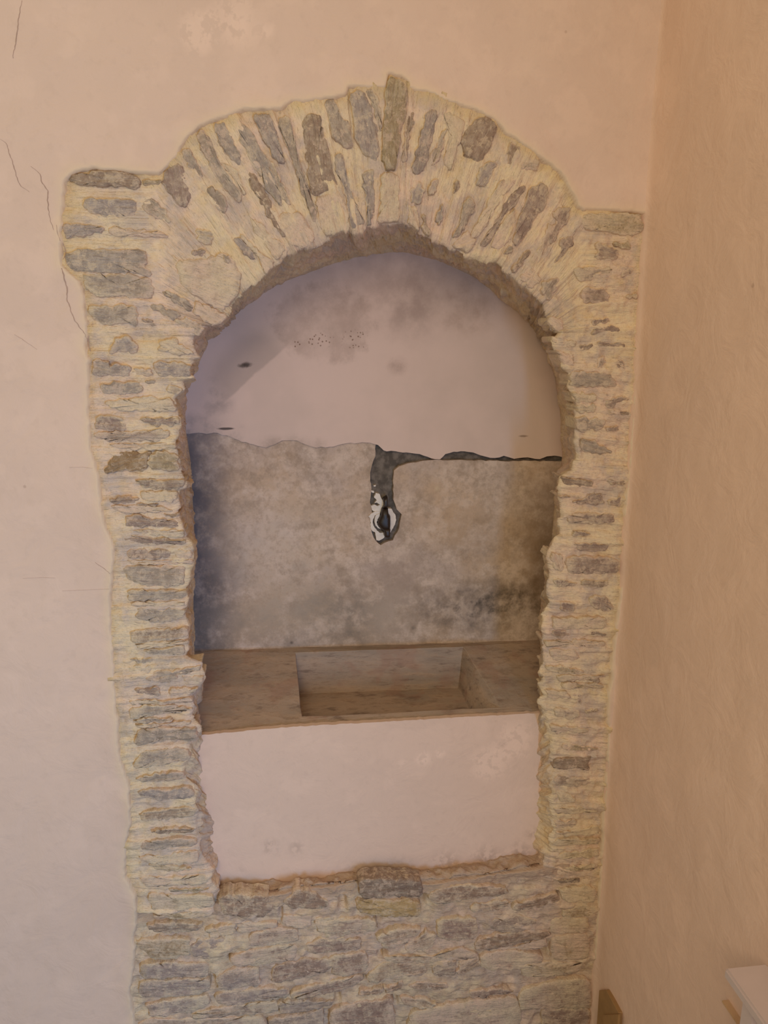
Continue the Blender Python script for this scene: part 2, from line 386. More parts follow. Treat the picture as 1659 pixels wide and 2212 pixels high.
INNER = [(466,1969),(472,1927),(459,1909),(457,1879),(435,1855),(432,1810),(427,1765),(423,1717),(417,1697),(402,1685),(403,1649),(415,1637),(409,1607),(429,1598),
 (432,1570),(416,1555),(423,1526),(418,1504),(432,1492),(444,1468),(435,1447),(438,1430),(401,1418),(411,1389),(410,1360),(404,1338),(401,1314),(405,1292),
 (404,1268),(411,1246),(416,1213),(417,1186),(401,1164),(396,1136),(386,1108),(384,1062),(399,1055),(400,1034),(391,1019),(382,971),(389,918),(389,900),(378,862),
 (398,842),(391,822),(416,817),(418,789),(414,777),(428,774),(418,743),(419,726),(434,724),(444,704),(474,704),(494,681),(502,653),(530,629),(572,597),(603,570),
 (628,545),(663,538),(712,517),(754,496),(762,508),(785,503),(792,489),(820,489),(869,479),(883,490),(938,517),(993,547),(1035,563),(1078,572),(1107,597),(1145,631),
 (1175,656),(1179,684),(1192,711),(1203,719),(1190,731),(1195,750),(1210,772),(1217,795),(1228,806),(1231,835),(1235,847),(1243,872),(1243,926),(1244,984),(1236,1017),
 (1213,1030),(1207,1052),(1204,1073),(1209,1090),(1209,1130),(1212,1156),(1201,1160),(1188,1187),(1182,1212),(1186,1239),(1182,1280),(1188,1301),(1174,1331),
 (1167,1355),(1171,1375),(1170,1388),(1178,1410),(1174,1440),(1166,1456),(1178,1464),(1163,1480),(1175,1504),(1165,1513),(1168,1529),(1177,1540),(1179,1563),
 (1186,1586),(1190,1608),(1190,1642),(1195,1665),(1190,1699),(1190,1721),(1190,1766),(1195,1789),(1188,1812),(1186,1834),(1175,1864),(1168,1891)]
YB, YP = 0.30, 0.055       # depth of the niche back, depth of the lower plaster panel
BACK = [(475,1922,YP),(468,1850,YP),(462,1800,YP),(452,1750,YP),(440,1700,YP),(432,1650,YP),(433,1600,YP),(433,1560,YP+.002),(424,1540,YB),(416,1400,YB),(418,1300,YB),
 (420,1150,YB),(412,1000,YB),(402,930,YB),(402,850,YB),(428,790,YB),(446,740,YB),(520,672,YB),(600,615,YB),(720,570,YB),(800,550,YB),(869,545,YB),(950,565,YB),
 (1030,603,YB),(1140,695,YB),(1180,760,YB),(1198,820,YB),(1208,880,YB),(1214,990,YB),(1198,1080,YB),(1190,1200,YB),(1170,1300,YB),(1165,1400,YB),(1166,1536,YB),
 (1166,1560,YP+.002),(1164,1600,YP),(1160,1650,YP),(1162,1700,YP),(1155,1800,YP),(1150,1880,YP)]

def P3(p): return P(p[0], p[1], p[2] if len(p) > 2 else 0.0)
outer_w = np.array([P(x, y) for x, y in OUTER])
XW = float(np.mean([P(x, y, -0.008).x for x, y in ((1437, 0), (1411, 400), (1361, 930), (1312, 1650), (1294, 2100))]))
outer_w[:, 0] = np.minimum(outer_w[:, 0], XW-0.004)

def anchored(poly, anchors, counts):
    """resample poly (world pts, with pixel key list) so that anchor k sits at a fixed row"""
    out = []
    for (a, b), n in zip(zip(anchors[:-1], anchors[1:]), counts):
        seg = resample(poly[a:b+1], n+1)
        out.append(seg[:-1])
    out.append(np.asarray(poly[anchors[-1]])[None, :])
    return np.concatenate(out)
def near(lst, p): return min(range(len(lst)), key=lambda i: (lst[i][0]-p[0])**2+(lst[i][1]-p[1])**2)

PAIRS = [  # outer, inner, back
 ((300,1969),(466,1969),(475,1922)),((282,1691),(402,1685),(440,1700)),((261,1550),(416,1555),(433,1560)),((250,1415),(401,1418),(416,1400)),
 ((249,1222),(416,1213),(420,1150)),((201,971),(382,971),(412,1000)),((197,908),(389,918),(402,930)),((197,814),(416,817),(402,850)),
 ((195,698),(444,704),(446,740)),((142,407),(494,681),None),((347,382),(530,629),(520,672)),((462,265),(628,545),(600,615)),
 ((607,241),(712,517),(720,570)),((755,195),(785,503),(800,550)),((876,181),(869,479),(869,545)),((1010,239),(938,517),(950,565)),
 ((1128,323),(1035,563),(1030,603)),((1225,412),(1107,597),None),((1255,458),(1145,631),(1140,695)),((1404,483),(1179,684),None),((1389,722),(1203,719),(1180,760)),
 ((1382,793),(1217,795),(1198,820)),((1364,892),(1243,872),(1208,880)),((1356,1022),(1236,1017),(1214,990)),((1342,1171),(1201,1160),(1190,1200)),
 ((1321,1388),(1170,1388),(1165,1400)),((1306,1552),(1177,1540),(1166,1560)),((1303,1699),(1190,1699),(1162,1700)),((1294,1834),(1186,1834),(1155,1800)),
 ((1289,1925),(1168,1891),(1150,1880))]
inner_w = np.array([P(x, y) for x, y in INNER])
back_w = np.array([P3(p) for p in BACK])
ao = [near(OUTER, p[0]) for p in PAIRS]; ai = [near(INNER, p[1]) for p in PAIRS]
cnt = []
for k in range(len(PAIRS)-1):
    L = max(np.linalg.norm(outer_w[ao[k+1]]-outer_w[ao[k]]), np.linalg.norm(inner_w[ai[k+1]]-inner_w[ai[k]]))
    cnt.append(max(3, int(round(L/0.0026))))
O_r = anchored(outer_w, ao, cnt); I_r = anchored(inner_w, ai, cnt)
# back rows: skip the anchors without a back point
ab, cb, acc = [], [], 0
for k, p in enumerate(PAIRS):
    if p[2] is not None:
        ab.append(near(BACK, p[2]))
        if len(ab) > 1: cb.append(acc)
        acc = 0
    if k < len(cnt): acc += cnt[k]
B_r = anchored(back_w, ab, cb)
NR = len(O_r)

# ------------------------------------------------------------------ setting: plaster wall with its ragged edge round the stonework
def seg_dist(px, pz, poly):
    best = np.full(px.shape, 1e9)
    for (x0, z0), (x1, z1) in zip(poly[:-1], poly[1:]):
        dx, dz = x1-x0, z1-z0; l2 = dx*dx+dz*dz+1e-12
        t = np.clip(((px-x0)*dx+(pz-z0)*dz)/l2, 0, 1)
        best = np.minimum(best, (px-x0-t*dx)**2+(pz-z0-t*dz)**2)
    return np.sqrt(best)
def inside(px, pz, poly):
    r = np.zeros(px.shape, bool); n = len(poly)
    for i in range(n):
        x0, z0 = poly[i]; x1, z1 = poly[(i+1) % n]
        if z0 == z1: continue
        c = ((z0 > pz) != (z1 > pz)) & (px < (x1-x0)*(pz-z0)/(z1-z0)+x0)
        r ^= c
    return r
oz = outer_w[:, [0, 2]].copy()
oz = oz[(oz[:, 1] > 0.02)]
poly = np.vstack([[oz[0][0], -0.5], oz, [oz[-1][0], -0.5]])
x_lo, x_hi = P(0, 1600).x-0.05, XW+0.03
z_lo, z_hi = P(830, 2212).z-0.06, P(830, 0).z+0.10
gx = np.r_[np.linspace(-1.7, x_lo, 14)[:-1], np.arange(x_lo, x_hi, 0.0032)]
gz = np.r_[np.linspace(0.0, z_lo, 20)[:-1], np.arange(z_lo, z_hi, 0.0032), np.linspace(z_hi+0.01, 2.9, 10)]
GX, GZ = np.meshgrid(gx, gz)
wx = GX + 0.004*fbm(GX*55, GZ*55, 3, 5); wz = GZ + 0.004*fbm(GX*55, GZ*55, 3, 9)
dist = seg_dist(wx, wz, poly); ins = inside(wx, wz, poly)
sd = np.where(ins, -dist, dist)
lip = np.clip((sd+0.002)/0.006, 0, 1); lip = lip*lip*(3-2*lip)
top = -0.0065 - 0.005*fbm(GX*3.2, GZ*3.2, 3, 2) - 0.0016*fbm(GX*18, GZ*14, 3, 4)
top = top - 0.004*np.exp(-(np.maximum(sd, 0)/0.03)**2)*(0.6+fbm(GX*22, GZ*22, 2, 31))
GY = top*lip + 0.022*(1-lip)
V = np.stack([GX, GY, GZ], -1)
wall_front = grid_mesh('wall_front', V, M_PLASTER, keep=(sd > -0.009), attrs={'rim': np.exp(-np.maximum(sd, 0)/0.016)})
tag(wall_front, 'pinkish beige plastered wall with hairline cracks around the stone arch', 'wall', 'structure')

# right wall
ry = np.r_[np.linspace(-1.7, -1.05, 5)[:-1], np.arange(-1.05, 0.03, 0.008)]
rz = np.arange(0.0, 2.901, 0.01)
RY, RZ = np.meshgrid(ry, rz)
RX = XW + 0.004*fbm(RY*3, RZ*3, 3, 61) + 0.0012*fbm(RY*20, RZ*9, 3, 62) + 0.004*vnoise(RZ*9, RZ*0+3.0, 64)*np.exp(-((RY)/0.05)**2)
RX -= 0.010*np.exp(-np.maximum(-RY-0.004, 0)/0.006)*0.6
wall_right = grid_mesh('wall_right', np.stack([RX, RY, RZ], -1), M_RIGHT)
tag(wall_right, 'bare beige plaster side wall to the right of the arch', 'wall', 'structure')

fl = pydata('floor', [(-1.7, -1.7, 0), (XW+.03, -1.7, 0), (XW+.03, .35, 0), (-1.7, .35, 0), (-1.7, -1.7, -.05), (XW+.03, -1.7, -.05), (XW+.03, .35, -.05), (-1.7, .35, -.05)],
            [(0, 1, 2, 3), (7, 6, 5, 4), (0, 4, 5, 1), (1, 5, 6, 2), (2, 6, 7, 3), (3, 7, 4, 0)], M_FLOOR, smooth=False)
tag(fl, 'brown floor at the foot of the walls', 'floor', 'structure')

# hairline cracks in the plaster
def wall_y(x, z):
    j = int(np.clip(np.searchsorted(gx, x), 0, len(gx)-1)); i = int(np.clip(np.searchsorted(gz, z), 0, len(gz)-1))
    return float(min(GY[i, j], 0.0))
def crack(pts, w, parent):
    n = max(8, int(sum(math.dist(a, b) for a, b in zip(pts[:-1], pts[1:]))/5))
    r = resample(pts, n); v, f = [], []
    for i, (x, y) in enumerate(r):
        x += random.uniform(-1.1, 1.1)
        p = P(x, y, -0.009); k = 0.7*w*(0.35+0.65*math.sin(math.pi*min(1, (i+0.5)/n)))*random.uniform(0.6, 1.2)
        yy = wall_y(p.x, p.z)
        v += [(p.x-k, yy-0.0003, p.z), (p.x, yy-0.0009, p.z), (p.x+k, yy-0.0003, p.z)]
        if i:
            a = 3*(i-1); f += [(a, a+1, a+4, a+3), (a+1, a+2, a+5, a+4)]
    return pydata('crack', v, f, M_CRACK, parent)
for pts, w in (([(0,300),(15,310),(20,335),(28,355),(36,385),(42,400),(62,414)], 0.0011),
               ([(66,358),(85,375),(90,395),(104,412),(102,430),(104,455),(110,480),(116,497)], 0.0012),
               ([(121,486),(128,512),(136,530),(139,545),(131,570),(137,590),(144,622),(145,650),(160,690),(172,707),(184,722),(187,738)], 0.0014),
               ([(197,697),(193,712),(188,728),(190,750),(195,765)], 0.0011),
               ([(47,0),(40,40),(35,80),(27,125)], 0.0011),
               ([(150,1010),(180,1009),(205,1012)], 0.0007), ([(50,1250),(90,1248),(120,1249)], 0.0007), ([(205,1215),(225,1228),(243,1243)], 0.0009),
               ([(135,1277),(180,1275),(240,1272)], 0.0006), ([(30,722),(50,735),(80,755)], 0.0006)):
    crack(pts, w, wall_front)

# ------------------------------------------------------------------ the stone arch: mortar bed
arch = empty('stone_arch', P(830, 1900))
tag(arch, 'arched surround of rough grey schist stones in pale lime mortar', 'arch')
S = np.r_[0, np.cumsum(np.linalg.norm(np.diff((O_r+I_r)/2, axis=0), axis=1))]
NF, NB = 72, 30
rows = []
out_a, str_a = [], []
tt = np.linspace(0, 1, NF)
O_x = O_r + (O_r-I_r)*(0.014/np.linalg.norm(O_r-I_r, axis=1))[:, None]       # tuck under the plaster lip
FACE = O_x[:, None, :]*(1-tt)[None, :, None] + I_r[:, None, :]*tt[None, :, None]
SS = np.repeat(S[:, None], NF, 1); TT = np.repeat(tt[None, :], NR, 0)
WD = np.linalg.norm(O_r-I_r, axis=1)[:, None]*TT
rid = fbm(SS*55+0.8*fbm(WD*9, SS*20, 2, 3), WD*5.5, 3, 21)
xl0, xl1, xr0, xr1, zs = P(365, 560).x, P(315, 560).x, P(1240, 580).x, P(1275, 580).x, P(400, 705).z
WL = np.clip((xl0-FACE[..., 0])/(xl0-xl1), 0, 1) + np.clip((FACE[..., 0]-xr0)/(xr1-xr0), 0, 1)
WL = WL*np.clip((FACE[..., 2]-zs)/0.02, 0, 1)
ZL = FACE[..., 2]+3.0
rid = rid*(1-WL) + WL*fbm(ZL*55+0.8*fbm(WD*9, ZL*20, 2, 3), WD*5.5, 3, 23)
fine = fbm(FACE[..., 0]*70, FACE[..., 2]*70, 4, 33)
big = fbm(FACE[..., 0]*14, FACE[..., 2]*14, 3, 41)
rid2 = fbm(SS*165+0.6*fbm(WD*14, SS*30, 2, 6), WD*9, 2, 27)
rid2 = rid2*(1-WL) + WL*fbm(ZL*165+0.6*fbm(WD*14, ZL*30, 2, 6), WD*9, 2, 28)
hgt = -0.0008 - 0.0085*rid - 0.0042*rid2 - 0.0055*fine - 0.003*big
edge = np.clip((TT-0.93)/0.07, 0, 1)
hgt = hgt + 0.007*edge**2
FACE = FACE.copy(); FACE[..., 1] = hgt
# inner edge wobbles with the courses
nrm = (I_r-O_r); nrm = nrm/np.linalg.norm(nrm, axis=1)[:, None]
wob = 0.004*fbm(S*70, S*0+0.5, 3, 77) + 0.006*(_hash(np.floor(S/0.019+0.6*vnoise(S*9, S*0, 3)), S*0, 5)-0.5)
FACE[:, -6:, :] += (nrm*wob[:, None])[:, None, :]*np.linspace(0, 1, 6)[None, :, None]
bt = np.linspace(0, 1, NB+1)[1:]
IE = FACE[:, -1, :]
REV = IE[:, None, :]*(1-bt)[None, :, None] + B_r[:, None, :]*bt[None, :, None]
SB = np.repeat(S[:, None], NB, 1); DB = np.repeat(bt[None, :], NR, 0)
DEP = REV[..., 1]
rr = 0.012*fbm(SB*55+0.9*fbm(DEP*14, SB*18, 2, 8), DEP*7+3.1, 3, 22) + 0.006*fbm(SB*120, DEP*60, 2, 55)
fade = np.clip(DB/0.12, 0, 1)*np.clip((1-DB)/0.1, 0.0, 1)
side = np.stack([-nrm[:, 0], np.zeros(NR), -nrm[:, 2]], -1)
REV = REV + side[:, None, :]*(rr*fade)[..., None]
Vb = np.concatenate([FACE, REV], 1)
outer_attr = np.concatenate([np.clip(1-TT*3.0, 0, 1), np.zeros((NR, NB))+0.1], 1)
strata_attr = np.concatenate([rid+0.5, SB*0], 1)
grid_mesh('mortar_bed', Vb, M_MORTAR, arch, {'outer': outer_attr, 'dirt': np.zeros_like(outer_attr), 'cs': np.concatenate([SS, SB], 1), 'cz': np.concatenate([ZL, SB], 1), 'level': np.concatenate([WL, SB*0], 1), 'ct': np.concatenate([WD, WD[:, -1:]+DEP], 1)})
bed_xz = FACE.reshape(-1, 3)

# ------------------------------------------------------------------ low rubble wall below the sill
base = empty('wall_base', P(830, 2200))
tag(base, 'low rubble wall of flat grey and brown stones below the niche sill', 'wall', 'structure')
TOPF = [(270,1976),(466,1953),(560,1937),(640,1923),(700,1918),(780,1910),(900,1912),(1040,1897),(1120,1884),(1170,1874),(1300,1852)]     # front top edge
TOPB = [(270,1950),(475,1921),(560,1906),(720,1889),(820,1881),(950,1866),(1060,1855),(1165,1843),(1300,1827)]     # foot of the panel
ncol, nrow, nled = 380, 200, 14
tf = resample([tuple(P(x, y, 0.0)) for x, y in TOPF], ncol); tb = resample([tuple(P(x, y, YP+0.004)) for x, y in TOPB], ncol)
zb = 0.0
vv = np.linspace(0, 1, nrow)**1.35
xl = np.interp(np.linspace(tf[0][2], zb, nrow), outer_w[:9, 2][np.argsort(outer_w[:9, 2])], outer_w[:9, 0][np.argsort(outer_w[:9, 2])])-0.03
uu = np.linspace(0, 1, ncol)
Fz = tf[None, :, 2]*(1-vv)[:, None] + zb*vv[:, None]
Fx = np.repeat((tf[:, 0])[None, :], nrow, 0)
Fx = np.clip(Fx, -10, XW-0.001)
sk = Fz + 0.07*Fx            # courses run slightly out of level
rb = fbm(sk*34+0.7*fbm(Fx*6, Fz*8, 2, 12), Fx*7, 3, 71)
Fy = 0.001 - 0.011*rb - 0.006*fbm(Fx*16, Fz*20, 3, 72) - 0.007*fbm(Fx*60, Fz*70, 4, 73)
HOLES = [(740,1948,8,22),(915,1945,6,26),(816,1985,8,16),(826,2062,10,18),(791,2112,7,7),(457,2118,9,24),(500,2070,7,14),(773,2040,5,16),(1175,2057,8,14),(995,2047,6,8),(730,2155,6,22),(852,2162,8,18),(1100,2132,12,6),(1005,2158,16,6),(1145,2108,16,6),(1200,1935,8,16),(607,1968,4,16),(1230,2050,10,6)]
for hx, hy, hw, hh in HOLES:
    hp = P(hx, hy); k = hp.y+D; k = (hp-CAM).dot(FWD)/F
    Fy += 0.020*np.exp(-((Fx-hp.x)/(hw*k))**4-((Fz-hp.z)/(hh*0.6*k))**4)
Fy[0] += 0.008; Fy[1] += 0.004
led = np.linspace(1, 0, nled+1)[:-1]
Lg = tf[None]*(1-led)[:, None, None] + tb[None]*led[:, None, None]
Lg[..., 2] += (0.004+0.018*fbm(Lg[..., 0]*34, Lg[..., 1]*40, 4, 74))*np.clip(led*4, 0, 1)[:, None]*np.clip((1-led)*4, 0, 1)[:, None]
Lg[-1, :, 1] += 0.012
FB = np.concatenate([Lg, np.stack([Fx, Fy, Fz], -1)], 0)
grid_mesh('mortar_bed', FB, M_MORTAR, base, {'outer': np.zeros(FB.shape[:2])+0.2, 'dirt': np.repeat(np.r_[np.ones(nled), np.clip(1.2-np.linspace(0, 1, nrow)*6, 0.46, 1)][:, None], ncol, 1),
    'cz': FB[..., 2], 'level': np.zeros(FB.shape[:2]), 'cs': FB[..., 2]+0.07*FB[..., 0], 'ct': FB[..., 0]+FB[..., 1]})

# ------------------------------------------------------------------ stones
G1 = srgb(186, 166, 147); G2 = srgb(182, 165, 151); BR = srgb(172, 144, 120); RB = srgb(172, 144, 128); OC = srgb(168, 130, 82)
BL = srgb(184, 166, 155); DK = srgb(146, 124, 105); OL = srgb(184, 159, 120); YE = srgb(212, 180, 114); PK = srgb(202, 173, 151)
def rgn(x0, y0, s): return lambda pts: [(x0+a/s, y0+b/s) for a, b in pts]
rA = rgn(100, 340, 3.6065); rB = rgn(320, 150, 2.8603); rC = rgn(740, 150, 2.37); rD = rgn(1120, 440, 4.425); rE = rgn(1120, 900, 3.6875)
rF = rgn(1100, 1450, 4.425); rG = rgn(100, 680, 3.95); rH = rgn(160, 1150, 4.1475); rI = rgn(200, 1550, 3.3425); rJ = rgn(260, 1800, 3.0722); rK = rgn(700, 1800, 2.592)
# region, polygon, colour, mortar smear 0..1, (proud height in mm)
ST = [
 (rA,[(160,185),(240,125),(400,105),(560,110),(700,140),(740,190),(740,240),(660,240),(600,225),(530,235),(440,225),(360,225),(250,210)],BR,.18,9),
 (rA,[(742,172),(900,165),(890,205),(760,225)],OL,.35,5),
 (rA,[(300,325),(420,320),(700,330),(700,470),(620,470),(460,465),(330,435),(290,385)],BL,.38,7),
 (rA,[(735,330),(830,315),(900,370),(960,450),(970,510),(880,500),(760,420),(735,380)],G1,.40,5),
 (rA,[(145,510),(240,505),(330,530),(450,550),(440,590),(330,590),(250,620),(140,640),(130,580)],BL,.28,7),
 (rA,[(470,540),(700,560),(960,600),(960,625),(760,620),(480,600)],PK,.8,4),
 (rA,[(150,740),(250,720),(380,705),(560,705),(700,720),(770,740),(785,800),(760,835),(830,900),(820,930),(700,905),(560,890),(420,895),(300,900),(200,880),(145,810)],G2,.35,9),
 (rA,[(285,915),(420,905),(600,905),(820,945),(840,1040),(820,1100),(700,1105),(560,1085),(430,1090),(330,1050),(290,990)],G1,.45,7),
 (rA,[(330,1150),(480,1150),(700,1150),(715,1210),(710,1300),(560,1300),(420,1305),(350,1260),(325,1200)],G1,.48,8),
 (rA,[(930,110),(1020,30),(1110,90),(1145,190),(1130,300),(1080,400),(1000,330),(920,250),(905,180)],RB,.22,9),
 (rA,[(1225,260),(1290,210),(1400,320),(1405,400),(1400,490),(1330,410),(1280,310)],G1,.28,6),
 (rA,[(1450,640),(1500,620),(1620,730),(1640,800),(1600,800),(1500,720)],BL,.22,5),
 (rA,[(1160,560),(1260,560),(1330,610),(1270,680),(1180,650)],G1,.55,4),
 (rA,[(1120,745),(1190,700),(1250,720),(1200,780)],RB,.40,8),
 (rA,[(1010,790),(1200,790),(1400,740),(1520,880),(1500,1060),(1450,1130),(1380,1210),(1180,1090),(1050,1000)],PK,.72,8),
 (rA,[(1360,740),(1430,750),(1440,810),(1380,830)],G1,.4,10),
 (rA,[(890,1030),(1000,1060),(1100,1110),(1160,1180),(1130,1200),(1000,1130),(920,1080)],G1,.25,6),
 (rA,[(805,1150),(900,1150),(1010,1190),(1060,1240),(1000,1260),(880,1215)],G1,.28,6),
 (rA,[(1000,1265),(1100,1240),(1240,1320),(1200,1390),(1150,1380),(1040,1310)],G1,.58,7),
 (rA,[(735,1250),(800,1250),(870,1310),(840,1330),(740,1285)],RB,.25,5),
 (rA,[(1170,1115),(1300,1180),(1420,1225),(1360,1320),(1240,1290),(1140,1200)],PK,.72,8),
 (rB,[(290,400),(340,365),(390,440),(420,540),(500,660),(590,800),(570,835),(500,770),(430,680),(380,590),(320,490)],G1,.40,8),
 (rB,[(405,330),(465,320),(490,380),(560,500),(590,580),(560,590),(480,520),(420,430)],G2,.30,8),
 (rB,[(540,330),(610,330),(680,440),(740,560),(800,700),(830,850),(770,810),(690,660),(620,540),(560,430)],G2,.36,6),
 (rB,[(645,290),(740,270),(775,310),(800,420),(850,570),(800,575),(740,490),(690,390)],BL,.20,7),
 (rB,[(610,630),(650,640),(720,740),(800,900),(860,1040),(820,1030),(740,900),(680,800),(620,690)],BR,.22,6),
 (rB,[(800,300),(860,280),(890,380),(930,520),(960,650),(1010,780),(1050,920),(1020,950),(960,800),(920,660),(880,530),(830,400)],G1,.32,6),
 (rB,[(950,300),(1010,260),(1060,280),(1075,350),(1110,480),(1150,620),(1170,730),(1090,760),(1010,780),(990,660),(970,520),(955,400)],BR,.24,8),
 (rB,[(1095,190),(1150,180),(1180,260),(1250,330),(1270,470),(1220,490),(1150,430),(1110,330)],G1,.34,7),
 (rB,[(1245,150),(1300,130),(1340,125),(1380,260),(1420,400),(1430,520),(1400,570),(1310,510),(1280,440),(1270,300)],BL,.36,9),
 (rB,[(1347,130),(1380,125),(1425,160),(1445,300),(1440,410),(1405,290)],G1,.5,6),
 (rB,[(1150,530),(1200,520),(1220,620),(1260,740),(1310,880),(1340,960),(1250,990),(1230,850),(1200,740),(1160,620)],BL,.42,6),
 (rB,[(1320,630),(1390,610),(1400,700),(1390,850),(1380,960),(1350,970),(1340,800),(1325,700)],BL,.28,6),
 (rB,[(1435,640),(1550,640),(1565,935),(1420,955),(1425,800)],PK,.68,6),
 (rB,[(800,890),(940,870),(990,960),(1040,1040),(960,1105),(885,1080),(830,980)],PK,.82,7),
 (rB,[(1030,790),(1180,750),(1240,880),(1250,985),(1120,1030),(1055,970)],PK,.76,7),
 (rB,[(620,900),(700,950),(780,1040),(860,1100),(800,1190),(720,1090),(640,980)],PK,.78,6),
 (rB,[(560,1010),(660,1090),(790,1210),(720,1275),(690,1180),(600,1080)],G1,.82,5),
 (rB,[(720,530),(790,600),(860,780),(880,840),(840,830),(770,660)],G1,.56,5),
 (rB,[(200,500),(250,480),(300,560),(350,660),(310,670),(250,600)],G1,.34,7),
 (rB,[(430,560),(520,590),(590,700),(600,800),(520,680)],G1,.85,4),
 (rC,[(335,210),(375,215),(350,330),(322,480),(307,480),(312,380)],BR,.35,5),
 (rC,[(430,220),(490,200),(480,300),(440,420),(420,520),(390,535),(355,520),(370,440),(400,320)],BL,.22,9),
 (rC,[(505,320),(535,300),(520,390),(480,480),(450,510),(445,450),(480,370)],G1,.48,6),
 (rC,[(640,290),(690,240),(770,250),(800,290),(770,370),(720,460),(680,485),(620,430),(610,350)],BR,.24,9),
 (rC,[(720,480),(790,470),(770,560),(720,600),(680,590),(690,530)],BL,.36,5),
 (rC,[(850,370),(910,390),(900,460),(860,520),(840,480)],BR,.40,6),
 (rC,[(930,440),(1010,470),(990,520),(900,520)],G1,.58,5),
 (rC,[(940,590),(890,610),(830,690),(780,780),(720,870),(700,910),(730,915),(780,840),(830,740),(900,670)],RB,.26,6),
 (rC,[(960,600),(1010,580),(1060,620),(1030,720),(980,770),(940,850),(890,900),(870,880),(890,790),(930,700)],RB,.34,8),
 (rC,[(840,910),(872,902),(862,945),(820,945)],G1,.3,5),
 (rC,[(1070,720),(1180,700),(1160,760),(1110,840),(1060,900),(1050,850),(1090,780)],RB,.40,6),
 (rC,[(1120,860),(1190,850),(1180,900),(1120,960),(1080,1000),(1110,930)],RB,.36,6),
 (rC,[(640,650),(680,660),(670,720),(630,800),(600,850),(560,860),(600,780),(610,720)],G1,.32,6),
 (rC,[(570,580),(600,570),(590,620),(570,640)],BR,.35,5),
 (rC,[(470,560),(500,560),(470,640),(440,640),(450,590)],BL,.42,5),
 (rC,[(500,690),(522,680),(512,760),(490,800),(480,760)],BL,.36,5),
 (rC,[(350,600),(400,570),(420,620),(400,680),(350,690)],BL,.44,6),
 (rC,[(1020,1080),(1110,1070),(1100,1120),(1060,1180),(1020,1150)],G1,.44,7),
 (rC,[(930,940),(960,930),(940,980),(880,1040),(868,1020)],BR,.35,5),
 (rC,[(1050,790),(1100,800),(1050,920),(1000,1000),(990,960)],PK,.68,6),
 (rC,[(330,690),(380,700),(400,830),(335,795)],PK,.68,6),
 (rC,[(500,205),(640,255),(600,360),(560,520),(520,480),(545,320)],OL,.82,6),
 (rC,[(810,560),(900,540),(800,700),(700,850),(650,860),(720,720)],PK,.84,6),
 (rC,[(840,740),(890,700),(870,860),(800,930),(750,905)],PK,.82,6),
 (rC,[(412,740),(440,790),(450,860),(410,830)],BR,.42,5),
 (rC,[(590,870),(640,820),(690,870),(640,945),(560,905)],PK,.84,6),
 (rC,[(900,1050),(990,1000),(1020,1090),(960,1130)],PK,.86,6),
 (rD,[(590,120),(720,90),(1000,85),(1180,120),(1245,170),(1230,270),(1080,300),(900,280),(740,260),(620,260)],OL,.58,9),
 (rD,[(740,370),(850,380),(980,500),(820,540),(700,520),(760,450)],RB,.40,6),
 (rD,[(900,370),(1080,380),(1080,450),(980,430)],OL,.38,6),
 (rD,[(520,605),(930,605),(830,720),(560,740)],G1,.62,6),
 (rD,[(1000,620),(1080,600),(1090,690),(980,690)],RB,.46,5),
 (rD,[(610,810),(820,800),(880,870),(850,950),(620,950),(590,880)],RB,.48,7),
 (rD,[(1060,870),(1170,850),(1170,900),(1020,900)],OL,.5,6),
 (rD,[(700,1110),(850,1090),(900,1120),(840,1150),(700,1150)],RB,.36,5),
 (rD,[(700,1180),(920,1160),(990,1210),(900,1250),(700,1250)],RB,.34,6),
 (rD,[(760,1330),(910,1320),(1020,1340),(1010,1368),(760,1362)],RB,.34,5),
 (rD,[(580,1360),(720,1350),(700,1390),(600,1385)],BR,.3,4),
 (rD,[(740,1570),(770,1460),(830,1460),(830,1570)],G1,.46,6),
 (rD,[(920,1560),(950,1480),(1000,1500),(1030,1580)],RB,.44,6),
 (rD,[(490,1620),(620,1600),(880,1620),(950,1740),(500,1750)],G1,.46,8),
 (rD,[(520,1800),(750,1820),(745,1900),(550,1910)],PK,.68,7),
 (rD,[(560,1920),(750,1920),(740,2000),(560,2000)],G1,.54,7),
 (rD,[(820,1870),(900,1850),(1070,1860),(1050,1900),(940,1910),(900,1960),(830,1950)],RB,.40,6),
 (rD,[(840,1980),(1065,1990),(1055,2018),(850,2010)],BR,.3,5),
 (rD,[(550,2040),(830,2050),(830,2160),(560,2170)],G1,.52,8),
 (rD,[(840,2140),(960,2120),(980,2170),(845,2185)],RB,.38,6),
 (rD,[(280,1090),(400,1090),(440,1200),(370,1225),(325,1195)],PK,.86,7),
 (rD,[(320,1270),(560,1310),(540,1365),(335,1350)],PK,.86,7),
 (rD,[(345,1390),(530,1420),(540,1555),(440,1555),(385,1460)],PK,.84,7),
 (rE,[(505,190),(610,180),(625,230),(690,240),(760,270),(740,295),(600,290),(500,260)],G1,.38,6),
 (rE,[(350,480),(430,490),(600,520),(590,555),(430,570),(360,540)],BR,.26,7),
 (rE,[(700,500),(860,510),(850,545),(740,540)],BR,.40,6),
 (rE,[(430,680),(520,650),(600,605),(680,625),(690,690),(600,700),(480,695)],RB,.32,6),
 (rE,[(700,670),(820,640),(820,715),(720,700)],RB,.42,6),
 (rE,[(318,640),(370,620),(430,640),(340,660)],BR,.32,5),
 (rE,[(390,770),(770,770),(770,850),(390,850)],RB,.46,7),
 (rE,[(430,900),(540,920),(580,940),(430,955)],RB,.46,5),
 (rE,[(410,1010),(600,1005),(730,1020),(690,1070),(490,1075)],RB,.36,6),
 (rE,[(265,1080),(350,1100),(360,1240),(280,1220),(255,1150)],PK,.58,7),
 (rE,[(380,1120),(560,1110),(800,1130),(800,1240),(640,1255),(400,1250),(370,1190)],RB,.42,9),
